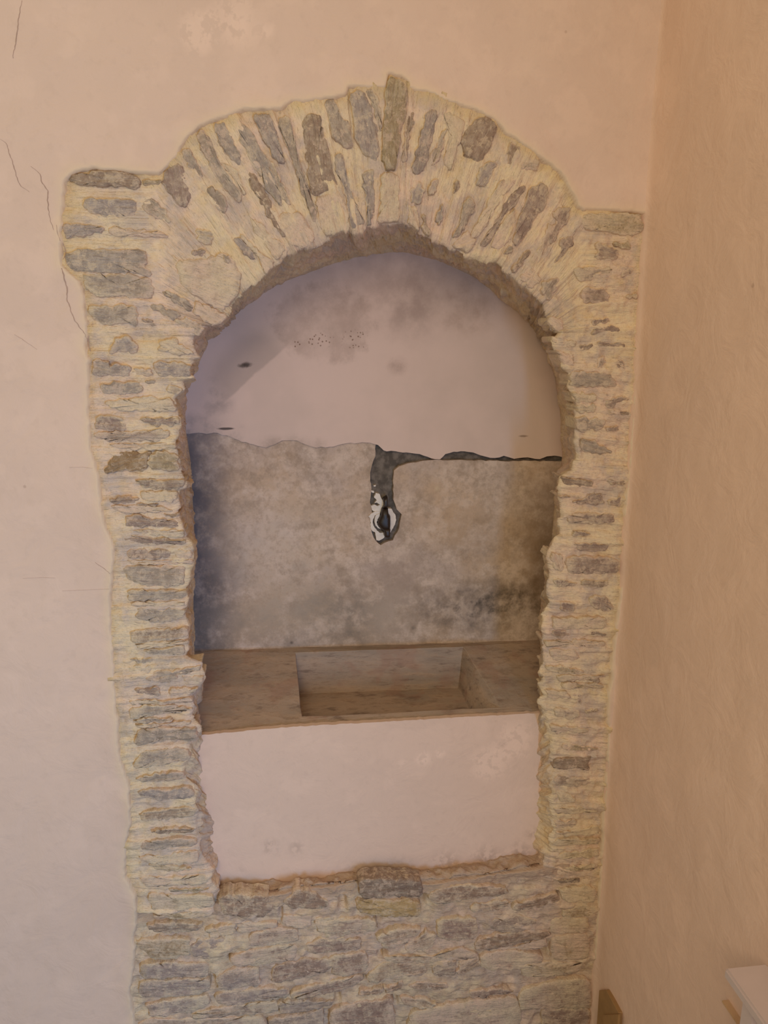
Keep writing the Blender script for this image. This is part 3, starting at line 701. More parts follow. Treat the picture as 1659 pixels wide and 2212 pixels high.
 (rE,[(490,1300),(710,1300),(710,1360),(500,1350)],BR,.38,6),
 (rE,[(280,1290),(480,1320),(440,1360),(300,1350)],RB,.5,6),
 (rE,[(550,1450),(640,1420),(710,1440),(770,1540),(600,1540)],RB,.38,7),
 (rE,[(330,1480),(450,1480),(450,1550),(330,1550)],RB,.48,6),
 (rE,[(280,1600),(700,1600),(700,1690),(255,1690)],OL,.84,7),
 (rE,[(260,1720),(340,1700),(430,1730),(330,1770)],RB,.42,5),
 (rE,[(540,1712),(640,1700),(710,1745),(580,1742)],BR,.28,5),
 (rE,[(205,1790),(480,1780),(700,1800),(690,1830),(230,1835)],OL,.86,6),
 (rE,[(470,1842),(540,1840),(490,1890)],DK,.3,4),  # a gap between stones, its shade given as a dark piece
 (rE,[(240,1850),(460,1850),(500,1930),(280,1950)],PK,.84,7),
 (rE,[(220,1990),(350,1985),(550,2040),(400,2050),(240,2035)],OL,.6,6),
 (rE,[(530,2100),(640,2088),(645,2115)],BR,.3,5),
 (rE,[(300,2062),(700,2058),(640,2088),(330,2118)],OL,.84,6),
 (rF,[(510,110),(850,120),(920,155),(510,165)],OL,.6,6),
 (rF,[(340,180),(560,190),(600,260),(420,265),(350,240)],OL,.82,7),
 (rF,[(600,220),(680,220),(710,300),(680,320)],RB,.5,5),
 (rF,[(420,360),(560,350),(690,370),(660,450),(540,460),(440,420)],RB,.6,7),
 (rF,[(700,370),(850,350),(860,385),(720,405)],BR,.42,5),
 (rF,[(380,510),(560,520),(780,560),(740,595),(410,590)],PK,.82,6),
 (rF,[(520,690),(800,720),(870,745),(620,760),(510,740)],OL,.52,6),
 (rF,[(430,830),(620,820),(790,800),(770,870),(770,950),(640,925),(425,940)],BR,.16,8),
 (rF,[(425,1000),(580,1000),(770,1020),(780,1070),(620,1110),(450,1090)],BR,.5,7),
 (rF,[(440,1140),(560,1150),(640,1240),(480,1270)],OL,.82,6),
 (rF,[(420,1300),(860,1290),(860,1350),(450,1370)],OL,.78,7),
 (rF,[(425,1430),(660,1430),(620,1480),(435,1500)],BR,.58,6),
 (rF,[(440,1540),(860,1480),(860,1560),(480,1570)],OL,.78,7),
 (rF,[(470,1590),(860,1600),(860,1650),(405,1670)],OL,.66,6),
 (rF,[(500,1740),(860,1700),(860,1770),(420,1790)],OL,.66,6),
 (rF,[(520,1870),(680,1860),(850,1830),(845,1890),(530,1920)],OL,.62,6),
 (rF,[(460,2000),(680,1980),(680,2010),(480,2025)],DK,.2,6),
 (rF,[(480,2070),(830,2050),(830,2200),(500,2200)],OL,.74,8),
 (rG,[(600,200),(700,180),(780,260),(770,320),(540,330),(570,260)],BL,.46,6),
 (rG,[(950,230),(1110,200),(1130,250),(1270,330),(1200,350),(960,310)],PK,.74,7),
 (rG,[(392,380),(540,390),(540,420),(710,420),(710,530),(392,520)],BL,.38,7),
 (rG,[(740,450),(900,460),(920,520),(760,520)],G1,.6,5),
 (rG,[(920,400),(1130,400),(1250,430),(1240,535),(930,520)],BL,.36,8),
 (rG,[(450,590),(640,580),(800,570),(830,640),(700,680),(480,670)],G2,.38,7),
 (rG,[(840,570),(930,560),(930,600),(860,600)],G1,.3,5),
 (rG,[(1010,630),(1060,600),(1180,640),(1130,690),(1030,660)],G1,.6,7),
 (rG,[(490,740),(850,700),(1090,720),(1120,820),(700,820),(540,800)],PK,.86,6),
 (rG,[(420,880),(460,850),(620,860),(680,940),(660,1000),(420,980)],RB,.42,6),
 (rG,[(780,880),(1000,880),(1130,870),(1140,940),(900,950)],RB,.42,8),
 (rG,[(400,1005),(700,985),(1050,980),(1050,1030),(980,1080),(560,1080),(420,1060)],PK,.56,7),
 (rG,[(500,1350),(560,1180),(640,1170),(890,1170),(860,1230),(840,1330),(600,1345)],OC,.18,7),
 (rG,[(880,1190),(1000,1150),(1110,1190),(1140,1320),(900,1330),(860,1260)],OL,.42,8),
 (rG,[(740,1400),(1175,1405),(1170,1485),(850,1485),(780,1460)],BR,.36,8),
 (rG,[(540,1570),(700,1545),(800,1570),(700,1605),(530,1605)],RB,.36,6),
 (rG,[(770,1605),(970,1610),(930,1638),(770,1632)],BR,.26,5),
 (rG,[(670,1720),(790,1690),(880,1740),(1130,1760),(1130,1815),(680,1810)],RB,.34,7),
 (rG,[(1000,1695),(1130,1700),(1120,1728),(1010,1722)],BR,.34,6),
 (rG,[(640,1890),(800,1880),(940,1910),(1185,1920),(1185,1950),(680,1960)],RB,.36,7),
 (rG,[(530,1622),(1000,1640),(1110,1680),(640,1700)],PK,.86,5),
 (rG,[(520,1105),(1110,1095),(1110,1145),(640,1150)],OL,.88,6),
 (rG,[(690,1832),(1165,1830),(1175,1900),(940,1890)],PK,.88,6),
 (rG,[(790,1500),(1110,1500),(1110,1590),(820,1590)],OL,.86,7),
 (rH,[(470,160),(700,150),(860,160),(860,220),(700,235),(480,240)],RB,.36,7),
 (rH,[(890,160),(1050,150),(1055,240),(900,240)],PK,.78,7),
 (rH,[(420,310),(560,290),(880,290),(1000,300),(1000,470),(880,485),(600,480),(480,400)],G1,.42,9),
 (rH,[(460,520),(760,515),(1005,520),(1000,590),(780,605),(500,610)],G1,.40,8),
 (rH,[(570,680),(990,680),(990,760),(900,795),(600,800),(550,760)],G1,.36,8),
 (rH,[(500,890),(640,860),(1030,850),(1030,930),(860,960),(500,985)],BR,.50,8),
 (rH,[(610,1050),(860,1020),(1000,1010),(985,1095),(760,1090),(640,1080)],G1,.46,7),
 (rH,[(470,1130),(580,1120),(700,1130),(710,1160),(580,1180)],G1,.36,6),
 (rH,[(720,1240),(860,1230),(1130,1190),(1130,1240),(900,1260),(940,1310),(800,1340),(640,1320)],G1,.44,8),
 (rH,[(970,1280),(1165,1280),(1160,1350),(980,1340)],OL,.86,8),
 (rH,[(530,1400),(770,1390),(780,1470),(560,1440)],RB,.32,6),
 (rH,[(850,1390),(1110,1390),(1100,1440),(860,1470)],OL,.86,8),
 (rH,[(490,1600),(600,1550),(900,1545),(1085,1580),(900,1620),(700,1640),(490,1680)],G1,.52,7),
 (rH,[(500,1690),(720,1655),(890,1665),(880,1695),(600,1710)],G1,.44,6),
 (rH,[(540,1880),(570,1760),(800,1740),(1110,1750),(1100,1860),(800,1870),(560,1900)],G1,.40,9),
 (rH,[(500,622),(1005,612),(995,660),(510,670)],PK,.88,6),
 (rH,[(520,992),(1025,962),(1010,1000),(580,1040)],PK,.88,6),
 (rH,[(480,1512),(1070,1485),(1070,1525),(520,1555)],PK,.86,6),
 (rH,[(540,1722),(1050,1692),(1050,1720),(570,1748)],PK,.86,6),
 (rH,[(470,252),(1060,248),(1050,284),(540,284)],PK,.86,6),
 (rH,[(480,1190),(700,1195),(640,1300),(480,1270)],PK,.8,5),
 (rI,[(330,250),(500,222),(690,222),(710,300),(480,350),(290,370)],G1,.50,8),
 (rI,[(300,440),(480,400),(665,390),(665,450),(380,465)],G1,.44,7),
 (rI,[(320,530),(520,510),(715,505),(735,570),(500,605),(340,570)],BL,.38,8),
 (rI,[(330,690),(620,645),(745,660),(740,710),(500,740),(350,745)],BR,.42,8),
 (rI,[(410,815),(600,790),(740,800),(720,832),(420,835)],BR,.36,7),
 (rI,[(350,900),(540,870),(740,870),(755,920),(540,945),(350,960)],G1,.44,7),
 (rI,[(330,1010),(765,960),(765,1040),(500,1060),(400,1040)],PK,.8,7),
 (rI,[(390,1062),(480,1052),(760,1092),(500,1112)],OL,.58,6),
 (rI,[(340,1150),(480,1150),(830,1130),(840,1190),(500,1220),(370,1210)],PK,.70,8),
 (rI,[(520,1240),(740,1225),(860,1240),(740,1268)],OL,.52,6),
 (rI,[(400,1262),(540,1275),(870,1275),(880,1360),(640,1400),(420,1400)],OL,.74,8),
 (rI,[(400,1432),(720,1405),(870,1402),(840,1430),(640,1452)],OL,.6,6),
 (rI,[(385,1490),(560,1470),(800,1490),(800,1520),(640,1560),(400,1540)],BR,.42,8),
 ]
ST_BASE = [
 (rI,[(320,1610),(690,1600),(700,1700),(580,1740),(440,1730),(340,1660)],OL,.46,9),
 (rI,[(700,1650),(800,1600),(940,1600),(940,1690),(840,1730),(710,1700)],BL,.40,9),
 (rI,[(360,1780),(620,1770),(820,1780),(820,1870),(620,1870),(360,1880)],BL,.42,10),
 (rI,[(350,1910),(640,1890),(830,1900),(820,1980),(560,2010),(340,2000)],BL,.38,9),
 (rJ,[(665,410),(860,405),(980,420),(1010,500),(940,560),(820,560),(680,530)],BR,.30,11),
 (rJ,[(1080,450),(1160,375),(1260,375),(1370,450),(1380,490),(1260,500),(1130,500)],BR,.34,11),
 (rJ,[(870,670),(1040,630),(1170,640),(1170,710),(1000,740),(850,740)],RB,.60,9),
 (rJ,[(740,820),(880,770),(1140,745),(1170,760),(1150,830),(1000,860),(850,870),(760,860)],RB,.62,9),
 (rJ,[(1230,740),(1340,700),(1580,700),(1590,770),(1400,780),(1260,790)],RB,.46,9),
 (rJ,[(1020,890),(1180,840),(1380,830),(1390,900),(1200,960),(1010,980)],RB,.38,10),
 (rJ,[(640,960),(760,900),(920,900),(920,1000),(760,1030),(650,1030)],BL,.46,9),
 (rJ,[(1395,820),(1630,790),(1640,900),(1500,945),(1405,930)],RB,.46,9),
 (rJ,[(640,1070),(900,1030),(1100,1040),(1110,1080),(900,1110),(660,1130)],BL,.44,9),
 (rJ,[(1130,1060),(1300,1000),(1580,945),(1600,985),(1440,1050),(1250,1080),(1150,1090)],RB,.46,9),
 (rJ,[(1050,1130),(1160,1110),(1420,1120),(1350,1150),(1170,1190),(1060,1190)],G2,.28,8),
 (rJ,[(480,1190),(700,1155),(1020,1115),(1030,1180),(760,1210),(500,1220)],G1,.5,9),
 (rJ,[(180,1130),(560,1075),(590,1130),(480,1185),(200,1210)],BL,.52,9),
 (rJ,[(150,1240),(480,1232),(900,1222),(960,1266),(940,1330),(160,1340)],G1,.54,9),
 (rJ,[(990,1232),(1160,1222),(1340,1172),(1330,1300),(1000,1320)],G2,.36,9),
 (rJ,[(560,640),(760,600),(760,660),(600,690)],YE,.72,8),
 (rJ,[(1290,560),(1600,580),(1600,640),(1320,660)],RB,.62,8),
 (rJ,[(1080,545),(1270,545),(1255,615),(1170,628),(1080,600)],PK,.78,8),
 (rJ,[(780,600),(1040,590),(1030,625),(870,655),(790,660)],PK,.74,7),
 (rK,[(205,260),(330,250),(530,260),(548,300),(540,350),(370,355),(205,355)],DK,.10,12),
 (rK,[(195,367),(525,367),(530,460),(340,470),(190,440)],YE,.34,11),
 (rK,[(590,345),(700,290),(830,285),(1000,300),(1030,335),(820,365),(620,400)],BR,.42,10),
 (rK,[(840,400),(1000,372),(1050,390),(930,440),(830,440)],BR,.58,8),
 (rK,[(1060,400),(1230,350),(1300,330),(1310,380),(1140,430),(1060,432)],BR,.44,9),
 (rK,[(640,490),(850,480),(855,570),(740,590),(640,580)],RB,.48,10),
 (rK,[(940,480),(1130,470),(1190,490),(1120,545),(990,550),(930,530)],G1,.34,9),
 (rK,[(860,600),(1000,560),(1230,547),(1260,570),(1100,620),(900,650),(850,640)],BR,.44,9),
 (rK,[(450,640),(565,560),(620,575),(600,640),(480,662)],BR,.56,8),
 (rK,[(300,570),(420,540),(550,545),(440,630),(330,640)],BR,.58,9),
 (rK,[(10,492),(280,482),(290,540),(190,560),(10,580)],RB,.56,9),
 (rK,[(250,790),(360,720),(560,740),(570,780),(400,800),(260,830)],BR,.52,9),
 (rK,[(610,740),(740,710),(730,790),(650,800),(610,780)],G1,.28,9),
 (rK,[(755,722),(860,692),(870,740),(770,790),(745,780)],BR,.58,8),
 (rK,[(880,680),(1040,655),(1220,685),(1200,730),(1040,760),(890,750)],PK,.64,9),
 (rK,[(470,860),(540,830),(690,840),(680,870),(560,880)],BR,.46,8),
 (rK,[(340,860),(440,832),(440,870),(350,890)],BR,.44,8),
 (rK,[(195,882),(330,862),(322,892),(200,905)],BR,.44,8),
 (rK,[(40,990),(200,950),(380,930),(390,1068),(385,1100),(40,1110)],RB,.42,11),
 (rK,[(430,920),(560,930),(640,960),(540,980),(440,950)],BR,.58,8),
 (rK,[(500,1000),(720,955),(1060,922),(1090,1000),(1080,1100),(480,1110)],RB,.70,11),
 (rK,[(820,890),(1000,870),(1070,890),(900,918),(820,920)],RB,.44,8),
 (rK,[(1105,880),(1330,830),(1470,820),(1505,900),(1500,965),(1230,970),(1105,975)],RB,.56,11),
 (rK,[(1230,985),(1400,975),(1510,985),(1510,1090),(1230,1090)],RB,.44,9),
 (rK,[(1340,420),(1480,400),(1490,460),(1340,470)],OL,.48,8),
 (rK,[(1270,585),(1480,565),(1485,695),(1275,700)],OL,.72,9),
 (rK,[(1110,740),(1260,722),(1470,730),(1370,790),(1120,800)],OL,.66,9),
 (rK,[(1270,470),(1480,480),(1470,550),(1270,560)],OL,.76,8),
 (rK,[(870,640),(1100,632),(1230,590),(1250,640),(1020,650)],PK,.72,7),
 (rK,[(340,680),(600,690),(760,640),(860,690),(700,705),(560,730),(370,715)],BR,.66,7),
]

def chaikin(p, k):
    """soften corners a little; k is the corner cut"""
    out = []
    for i in range(len(p)):
        a, b, c = p[i-1], p[i], p[(i+1) % len(p)]
        out.append(b+(a-b)*k); out.append(b+(c-b)*k)
    return np.array(out)
def stone(pix, color, smear, proud, parent, name='stone', y0=0.0, thick=0.055, seed=0):
    p = np.array([tuple(P(x, y, -0.004))for x, y in pix])[:, [0, 2]]
    p[:, 0] = np.minimum(p[:, 0], XW-0.006)
    area = 0.5*np.sum(p[:, 0]*np.roll(p[:, 1], -1)-np.roll(p[:, 0], -1)*p[:, 1])
    if area < 0: p = p[::-1]
    p = chaikin(p, 0.14)
    n = 64
    q = resample(np.vstack([p, p[:1]]), n+1)[:-1]
    ang = seed*1.37
    d = np.roll(q, -1, 0)-np.roll(q, 1, 0); d /= np.linalg.norm(d, axis=1)[:, None]+1e-9
    nr = np.stack([d[:, 1], -d[:, 0]], 1)
    j = 0.0058*fbm(q[:, 0]*120+ang, q[:, 1]*120-ang, 4, 5+seed)
    q = q+nr*j[:, None]
    cen = q.mean(0)
    C = np.cov((q-cen).T); ev, evec = np.linalg.eigh(C); minor = evec[:, 0]
    ext = math.sqrt(max(ev[0], 1e-8))*1.6
    h = 0.0024+proud/1000.0*0.55
    rings, rim = [], []
    inset = lambda dd: cen+(q-cen)*(1-np.minimum(0.45, dd/np.maximum(np.linalg.norm(q-cen, axis=1), 1e-6)))[:, None]
    for (pts, y, r) in ((q, thick, 1.0), (q, 0.004, 1.0), (inset(0.0006), -h*0.60, 1.0), (inset(0.0022), -h*0.97, 0.8), (cen+(inset(0.0022)-cen)*0.78, -h, 0.25),
                        (cen+(inset(0.0022)-cen)*0.50, -h, 0.0), (cen+(inset(0.0022)-cen)*0.22, -h, 0.0)):
        rings.append((pts, y)); rim.append(r)
    vs, rv, sv, lv = [], [], [], []
    for (pts, y), r in zip(rings, rim):
        m = (pts-cen)@minor
        st = fbm(m*190+seed, ((pts-cen)@evec[:, 1])*16+seed*3.1, 3, 90+seed)
        dy = np.zeros(len(pts))
        if r < 1.0 or y < 0:
            dy = -0.0036*st - 0.003*fbm(pts[:, 0]*40, pts[:, 1]*40, 3, 91) - (m/ext)*0.0012*math.sin(seed*2.3)
        for (x, z), b, s_ in zip(pts, dy, st):
            vs.append((x, y0+y+b, z)); rv.append(r)
        sv += list(m+seed); lv += list((pts-cen)@evec[:, 1])
    vs.append((cen[0], y0-h, cen[1])); rv.append(0); sv.append(seed); lv.append(0.0)
    f = []
    for k in range(len(rings)-1):
        for i in range(n):
            a, b = k*n+i, k*n+(i+1) % n
            f.append((a, b, b+n, a+n))
    k = (len(rings)-1)*n
    for i in range(n): f.append((k+i, k+(i+1) % n, len(vs)-1))
    o = pydata(name, vs, f, M_STONE, parent, True, {'rim': rv, 'lm': sv, 'll': lv})
    o.color = (*color, smear)
    return o
for i, (r, pl, c, s, h) in enumerate(ST):
    stone(r(pl), c, s+0.03, h, arch, seed=i)
for i, (r, pl, c, s, h) in enumerate(ST_BASE):
    px_ = r(pl); mx, my = sum(a for a, b in px_)/len(px_), sum(b for a, b in px_)/len(px_)
    ky = 1.16 if my > 1975 else 1.0
    px_ = [(mx+(a-mx)*1.07, my+(b-my)*ky) for a, b in px_]
    stone(px_, (c[0]*1.02, c[1]*0.93, c[2]*0.90), s+0.03, h, base, seed=300+i, y0=0.001, thick=0.03)
# the long keystone that breaks through the plaster line
ks = stone(rB([(1478,60),(1500,40),(1550,58),(1590,92),(1602,200),(1582,330),(1545,480),(1530,620),(1480,630),(1440,560),(1442,420),(1460,280),(1466,150)]), OL, .26, 17, arch, 'keystone', seed=911, thick=0.06)
ks['label'] = 'long brown keystone jutting above the arch line'

# ------------------------------------------------------------------ back of the niche
niche = empty('wall_niche', P(830, 1400, YB))
tag(niche, 'back wall of the arched niche, pink plaster above damp stained render', 'wall', 'structure')
def sheet(name, pix, y, thick, mat, parent, jit=1.5, step=9, seed=0, rnd=0.002):
    """ragged plaster sheet with thickness and a worn edge, lying on the plane y"""
    L = 0
    q = []
    pp = pix+[pix[0]]
    for (a, b) in zip(pp[:-1], pp[1:]):
        n = max(1, int(math.dist(a, b)/step))
        for k in range(n):
            t = k/n; q.append((a[0]+(b[0]-a[0])*t, a[1]+(b[1]-a[1])*t))
    rnd_ = random.Random(seed)
    q = [(x+rnd_.uniform(-jit, jit), z+rnd_.uniform(-jit, jit)) for x, z in q]
    bm = bmesh.new()
    vs = [bm.verts.new(P(x, z, y)) for x, z in q]
    es = [bm.edges.new((vs[i], vs[(i+1) % len(vs)])) for i in range(len(vs))]
    bmesh.ops.triangle_fill(bm, use_beauty=True, use_dissolve=False, edges=es)
    for f in bm.faces:
        if f.normal.y > 0: f.normal_flip()
    bnd = [e for e in bm.edges if e.is_boundary]
    r = bmesh.ops.extrude_edge_only(bm, edges=bnd)
    nv = [g for g in r['geom'] if isinstance(g, bmesh.types.BMVert)]
    for v in nv: v.co.y += thick
    me = bpy.data.meshes.new(name); bm.to_mesh(me); bm.free()
    return link_mesh(name, me, mat, parent)
# dark mortar behind everything (shows in the chase)
bk = [P(330, 480, YB+.012), P(1300, 480, YB+.012), P(1300, 1480, YB+.012), P(330, 1480, YB+.012)]
nx = 60
Bg = np.array([[tuple(bk[0].lerp(bk[1], u).lerp(bk[3].lerp(bk[2], u), v)) for u in np.linspace(0, 1, 2*nx)] for v in np.linspace(0, 1, 2*nx)])
Bg[..., 1] -= 0.006*fbm(Bg[..., 0]*70, Bg[..., 2]*70, 3, 15)
grid_mesh('chase_backing', Bg, M_CHASE, niche)
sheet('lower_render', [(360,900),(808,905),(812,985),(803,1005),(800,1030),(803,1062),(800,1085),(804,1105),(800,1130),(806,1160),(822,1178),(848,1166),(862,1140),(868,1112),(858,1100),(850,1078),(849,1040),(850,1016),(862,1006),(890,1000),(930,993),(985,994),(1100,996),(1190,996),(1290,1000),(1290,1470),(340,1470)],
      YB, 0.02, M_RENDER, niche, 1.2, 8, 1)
sheet('upper_plaster', [(350,936),(470,936),(500,944),(530,956),(575,966),(610,952),(640,952),(675,966),(720,966),(740,958),(800,955),(818,962),(828,974),(870,977),(905,980),(932,991),(950,993),(962,982),(980,976),(1022,976),(1040,984),(1068,990),(1090,986),(1110,992),(1140,988),(1165,991),(1190,985),(1290,990),(1290,470),(350,470)],
      YB-0.006, 0.016, M_UPPER, niche, 1.5, 8, 2)
panel = sheet('wall_lower', [(380,1592),(433,1588),(600,1572),(700,1566),(850,1558),(1000,1549),(1100,1544),(1175,1539),(1230,1535),(1230,1850),(1165,1852),(1060,1864),(950,1875),(820,1890),(720,1899),(560,1915),(475,1932),(400,1940)],
      YP-0.006, 0.012, M_PANEL, None, 0.8, 8, 3)
tag(panel, 'smooth pink plaster panel between the stone sink and the rubble wall', 'wall', 'structure')

# ------------------------------------------------------------------ stone sink slab
sink = empty('stone_sink', P(800, 1560, YP+.1))
tag(sink, 'shallow worn stone sink slab spanning the niche below the tap', 'sink')
FL, FR, BLc, BRc = P(405, 1590.5, YP), P(1195, 1536.5, YP), P(385, 1406, YB-.001), P(1200, 1381, YB-.001)
def T(u, v): return FL.lerp(FR, u).lerp(BLc.lerp(BRc, u), v)
def onT(px, py):
    n = (FR-FL).cross(BLc-FL); d = ray(px, py); return CAM+d*((FL-CAM).dot(n)/d.dot(n))
zfl = P(800, 1481, YB-0.01).z       # basin floor level at the back
zfr = zfl-0.004
def drop(p, z): return Vector((p.x, p.y, z))
tops = [onT(651, 1549), onT(1082, 1527), onT(1000, 1397), onT(638, 1410)]
def offs(p, dx, dy, z): return Vector((p.x+dx, p.y+dy, z))
fl_pts = [offs(tops[0], 0.004, 0.008, zfr), offs(tops[1], -0.050, 0.008, zfr), offs(tops[2], -0.010, -0.006, zfl), offs(tops[3], 0.006, -0.006, zfl)]
slab_v = [T(0, 0), T(1, 0), T(1, 1), T(0, 1)] + tops + fl_pts
thk = 0.13
slab_v += [drop(p, p.z-thk) for p in slab_v[:4]]
bm = bmesh.new()
bv = [bm.verts.new(p) for p in slab_v]
for q in ((0, 1, 5, 4), (1, 2, 6, 5), (2, 3, 7, 6), (3, 0, 4, 7), (4, 5, 9, 8), (5, 6, 10, 9), (6, 7, 11, 10), (7, 4, 8, 11), (8, 9, 10, 11),
          (0, 12, 13, 1), (1, 13, 14, 2), (2, 14, 15, 3), (3, 15, 12, 0), (15, 14, 13, 12)):
    bm.faces.new([bv[i] for i in q])
bmesh.ops.recalc_face_normals(bm, faces=bm.faces)
bmesh.ops.subdivide_edges(bm, edges=bm.edges[:], cuts=14, use_grid_fill=True)
for v in bm.verts:
    nz = mnoise.noise(v.co*22)*0.0016+mnoise.noise(v.co*60)*0.0009
    v.co += Vector((nz, nz*0.3, nz))
me = bpy.data.meshes.new('slab'); bm.to_mesh(me); bm.free()
so = link_mesh('slab', me, M_SLAB, sink)
bv_ = so.modifiers.new('soft', 'BEVEL'); bv_.width = 0.0035; bv_.segments = 2; bv_.limit_method = 'ANGLE'; bv_.angle_limit = math.radians(40)
# mortar fillet where the slab meets the back wall
v, f = [], []
for i, u in enumerate(np.linspace(0, 1, 90)):
    p = T(float(u), 1.0); w = 0.010+0.005*mnoise.noise(Vector((u*14, 0, 3)))
    for k in range(6):
        a = k/5*math.pi/2
        v.append((p.x, YB+0.002-(w)*(1-math.sin(a)) , p.z-0.001+(w*1.0)*(1-math.cos(a)) + 0.0012*mnoise.noise(Vector((u*60, k, 1)))))
    if i: f += [(6*(i-1)+k, 6*i+k, 6*i+k+1, 6*(i-1)+k+1) for k in range(5)]
pydata('mortar_fillet', v, f, M_RENDER, sink)

# ------------------------------------------------------------------ tap in the back wall
tap = empty('water_tap', P(832, 1128, YB))
tag(tap, 'black lever tap in a torn white plaster hole of the niche wall', 'tap')
zoomT = rgn(770, 1040, 12.76)
def lump(name, pix, y, h, mat, parent, n=36, ridge=0.0, seed=0):
    """a small rounded solid whose outline is the traced one"""
    p = np.array([tuple(P(a, b, y)) for a, b in pix])[:, [0, 2]]
    area = 0.5*np.sum(p[:, 0]*np.roll(p[:, 1], -1)-np.roll(p[:, 0], -1)*p[:, 1])
    if area < 0: p = p[::-1]
    p = chaikin(p, 0.1)
    q = resample(np.vstack([p, p[:1]]), n+1)[:-1]; c = q.mean(0)
    v, f = [], []
    prof = [(1.0, 0.010), (1.0, 0.0), (0.93, -h*0.55), (0.78, -h*0.9), (0.45, -h), (0.15, -h)]
    for s, dy in prof:
        for i, (x, z) in enumerate(c+(q-c)*s):
            v.append((x, y+dy+(ridge*mnoise.noise(Vector((x*200, z*200, seed))) if s < 1 else 0), z))
    v.append((c[0], y-h, c[1]))
    for k in range(len(prof)-1):
        for i in range(n): a, b = k*n+i, k*n+(i+1) % n; f.append((a, b, b+n, a+n))
    k = (len(prof)-1)*n
    for i in range(n): f.append((k+i, k+(i+1) % n, len(v)-1))
    return pydata(name, v, f, mat, parent)
# torn white plaster: left lip, inner ring, right lip, lower tongue, crumbs in the chase
def flake(pix, y, th, seed, step=1.6):
    return sheet('plaster_rim', zoomT(pix), y, th, M_WHITE_PL, tap, 0.5, step, seed)
flake([(520,830),(400,890),(330,960),(380,1010),(390,1150),(385,1280),(440,1370),(520,1410),(650,1420),(560,1340),(480,1240),(450,1150),(450,1080),(510,940),(640,890),(640,830)], YB-.003, .02, 11)
flake([(540,930),(650,880),(640,960),(580,1050),(560,1150),(610,1250),(670,1310),(600,1290),(530,1210),(500,1110),(510,1000)], YB-.006, .02, 12)
flake([(880,740),(970,760),(1020,850),(1080,930),(1090,1080),(1060,1200),(980,1330),(930,1420),(890,1400),(880,1100),(890,920),(850,830)], YB-.004, .02, 13)
flake([(515,1395),(660,1420),(760,1410),(775,1500),(760,1560),(620,1640),(550,1620)], YB-.002, .02, 14)
flake([(480,430),(540,320),(640,345),(680,460),(730,520),(740,640),(710,740),(660,890),(520,850),(430,790),(400,670),(500,640),(590,680),(660,640),(560,580),(500,600),(560,520)], YB+.000, .02, 15)
flake([(400,240),(480,260),(490,310),(420,300)], YB+.004, .01, 16)
flake([(470,110),(540,100),(530,140),(480,140)], YB+.004, .01, 17)
lump('tap_body', zoomT([(690,690),(850,690),(875,860),(925,910),(925,1180),(910,1350),(740,1350),(630,1270),(550,1140),(580,1010),(640,900)]), YB+.002, 0.024, M_BLACK, tap, 48)
lump('lever', zoomT([(850,385),(855,520),(830,640),(850,720),(710,720),(755,640),(725,520),(730,460)]), YB-.006, 0.014, M_BLACK, tap, 30)
lump('spout', zoomT([(735,1250),(925,1250),(915,1490),(900,1520),(775,1520),(755,1480)]), YB-.006, 0.020, M_BLACK, tap, 30)

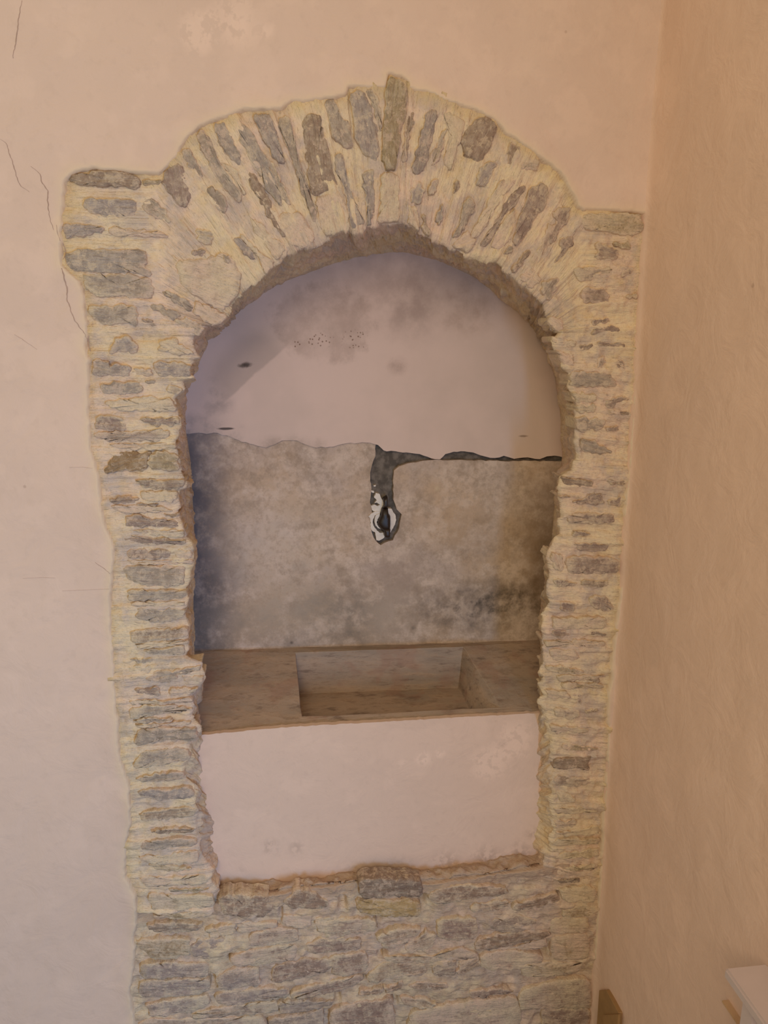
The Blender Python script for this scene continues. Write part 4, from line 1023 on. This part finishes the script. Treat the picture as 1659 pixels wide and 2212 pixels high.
# ------------------------------------------------------------------ white side table at the right edge, wooden strip, corner boxing
def boxmesh(name, lo, hi, mat, parent, bev=0.002):
    bm = bmesh.new(); bmesh.ops.create_cube(bm, size=1)
    for v in bm.verts: v.co = Vector([lo[k]+(v.co[k]+.5)*(hi[k]-lo[k]) for k in range(3)])
    bmesh.ops.bevel(bm, geom=bm.edges[:], offset=bev, segments=2, affect='EDGES')
    me = bpy.data.meshes.new(name); bm.to_mesh(me); bm.free()
    return link_mesh(name, me, mat, parent)
yc = -0.56
pc = P(1565, 2089, yc)
tz = pc.z
txr, tyf = XW-0.012, -1.02
table = empty('side_table', ((pc.x+txr)/2, (yc+tyf)/2, 0))
tag(table, 'corner of a white table standing against the right wall', 'table')
boxmesh('table_top', (pc.x, tyf, tz-0.016), (txr, yc, tz), M_TABLE, table, 0.003)
def leg(x, y, sx, sy):
    v, f = [], []
    for k, (z, w, o) in enumerate(((tz-0.016, 0.011, 0.0), (tz*0.5, 0.009, 0.5), (0.0, 0.007, 1.0))):
        cx, cy = x+sx*o*0.03, y+sy*o*0.03
        v += [(cx-w, cy-w, z), (cx+w, cy-w, z), (cx+w, cy+w, z), (cx-w, cy+w, z)]
    for k in range(2):
        a = 4*k; f += [(a+i, a+(i+1) % 4, a+4+(i+1) % 4, a+4+i) for i in range(4)]
    f += [(3, 2, 1, 0), (8, 9, 10, 11)]
    o = pydata('leg', v, f, M_TABLE, table, False)
    bm = bmesh.new(); bm.from_mesh(o.data); bmesh.ops.recalc_face_normals(bm, faces=bm.faces); bm.to_mesh(o.data); bm.free()
for x, sx in ((pc.x+0.020, -1), (txr-0.016, 0)):
    for y, sy in ((yc-0.045, 0), (tyf+0.03, 0)): leg(x, y, sx, sy)
boxmesh('apron', (pc.x+0.03, yc-0.05, tz-0.05), (txr-0.03, yc-0.04, tz-0.016), M_TABLE, table)

s0, s1 = PX(1556, 2160, XW-0.012), PX(1592, 2216, XW-0.012)
strip = boxmesh('wall_strip', (XW-0.010, s1.y-0.35, s0.z-0.004), (XW+0.004, s0.y, s0.z), M_STRIP, None, 0.001)
tag(strip, 'thin pale wooden strip fixed to the right wall behind the white table', 'wood strip')

cp = empty('corner_boxing', (XW-0.005, -0.03, 0))
tag(cp, 'tan board with a cut top corner low on the right wall beside the stones', 'board')
def wall_board(name, pix, off, thick, mat):
    """flat board on the right wall, traced on the wall plane and carried down to the floor"""
    pts = [PX(a, b, XW-off) for a, b in pix]
    pts = [Vector((XW-off, p.y, p.z)) for p in pts]
    pts = [Vector((XW-off, pts[0].y, 0.0))]+pts+[Vector((XW-off, pts[-1].y, 0.0))]
    n = len(pts); v = pts+[p+Vector((thick, 0, 0)) for p in pts]
    f = [tuple(range(n)), tuple(range(2*n-1, n-1, -1))]+[(i, i+n, (i+1) % n+n, (i+1) % n) for i in range(n)]
    bm = bmesh.new(); bv = [bm.verts.new(p) for p in v]
    for q in f: bm.faces.new([bv[i] for i in q])
    bmesh.ops.recalc_face_normals(bm, faces=bm.faces)
    bmesh.ops.bevel(bm, geom=bm.edges[:], offset=0.0008, segments=1, affect='EDGES')
    me = bpy.data.meshes.new(name); bm.to_mesh(me); bm.free()
    return link_mesh(name, me, mat, cp)
wall_board('back_board', [(1294, 2139), (1309, 2138), (1336, 2188)], 0.008, 0.012, M_WOOD)
wall_board('front_board', [(1303, 2192), (1336, 2191)], 0.012, 0.005, M_WOOD)
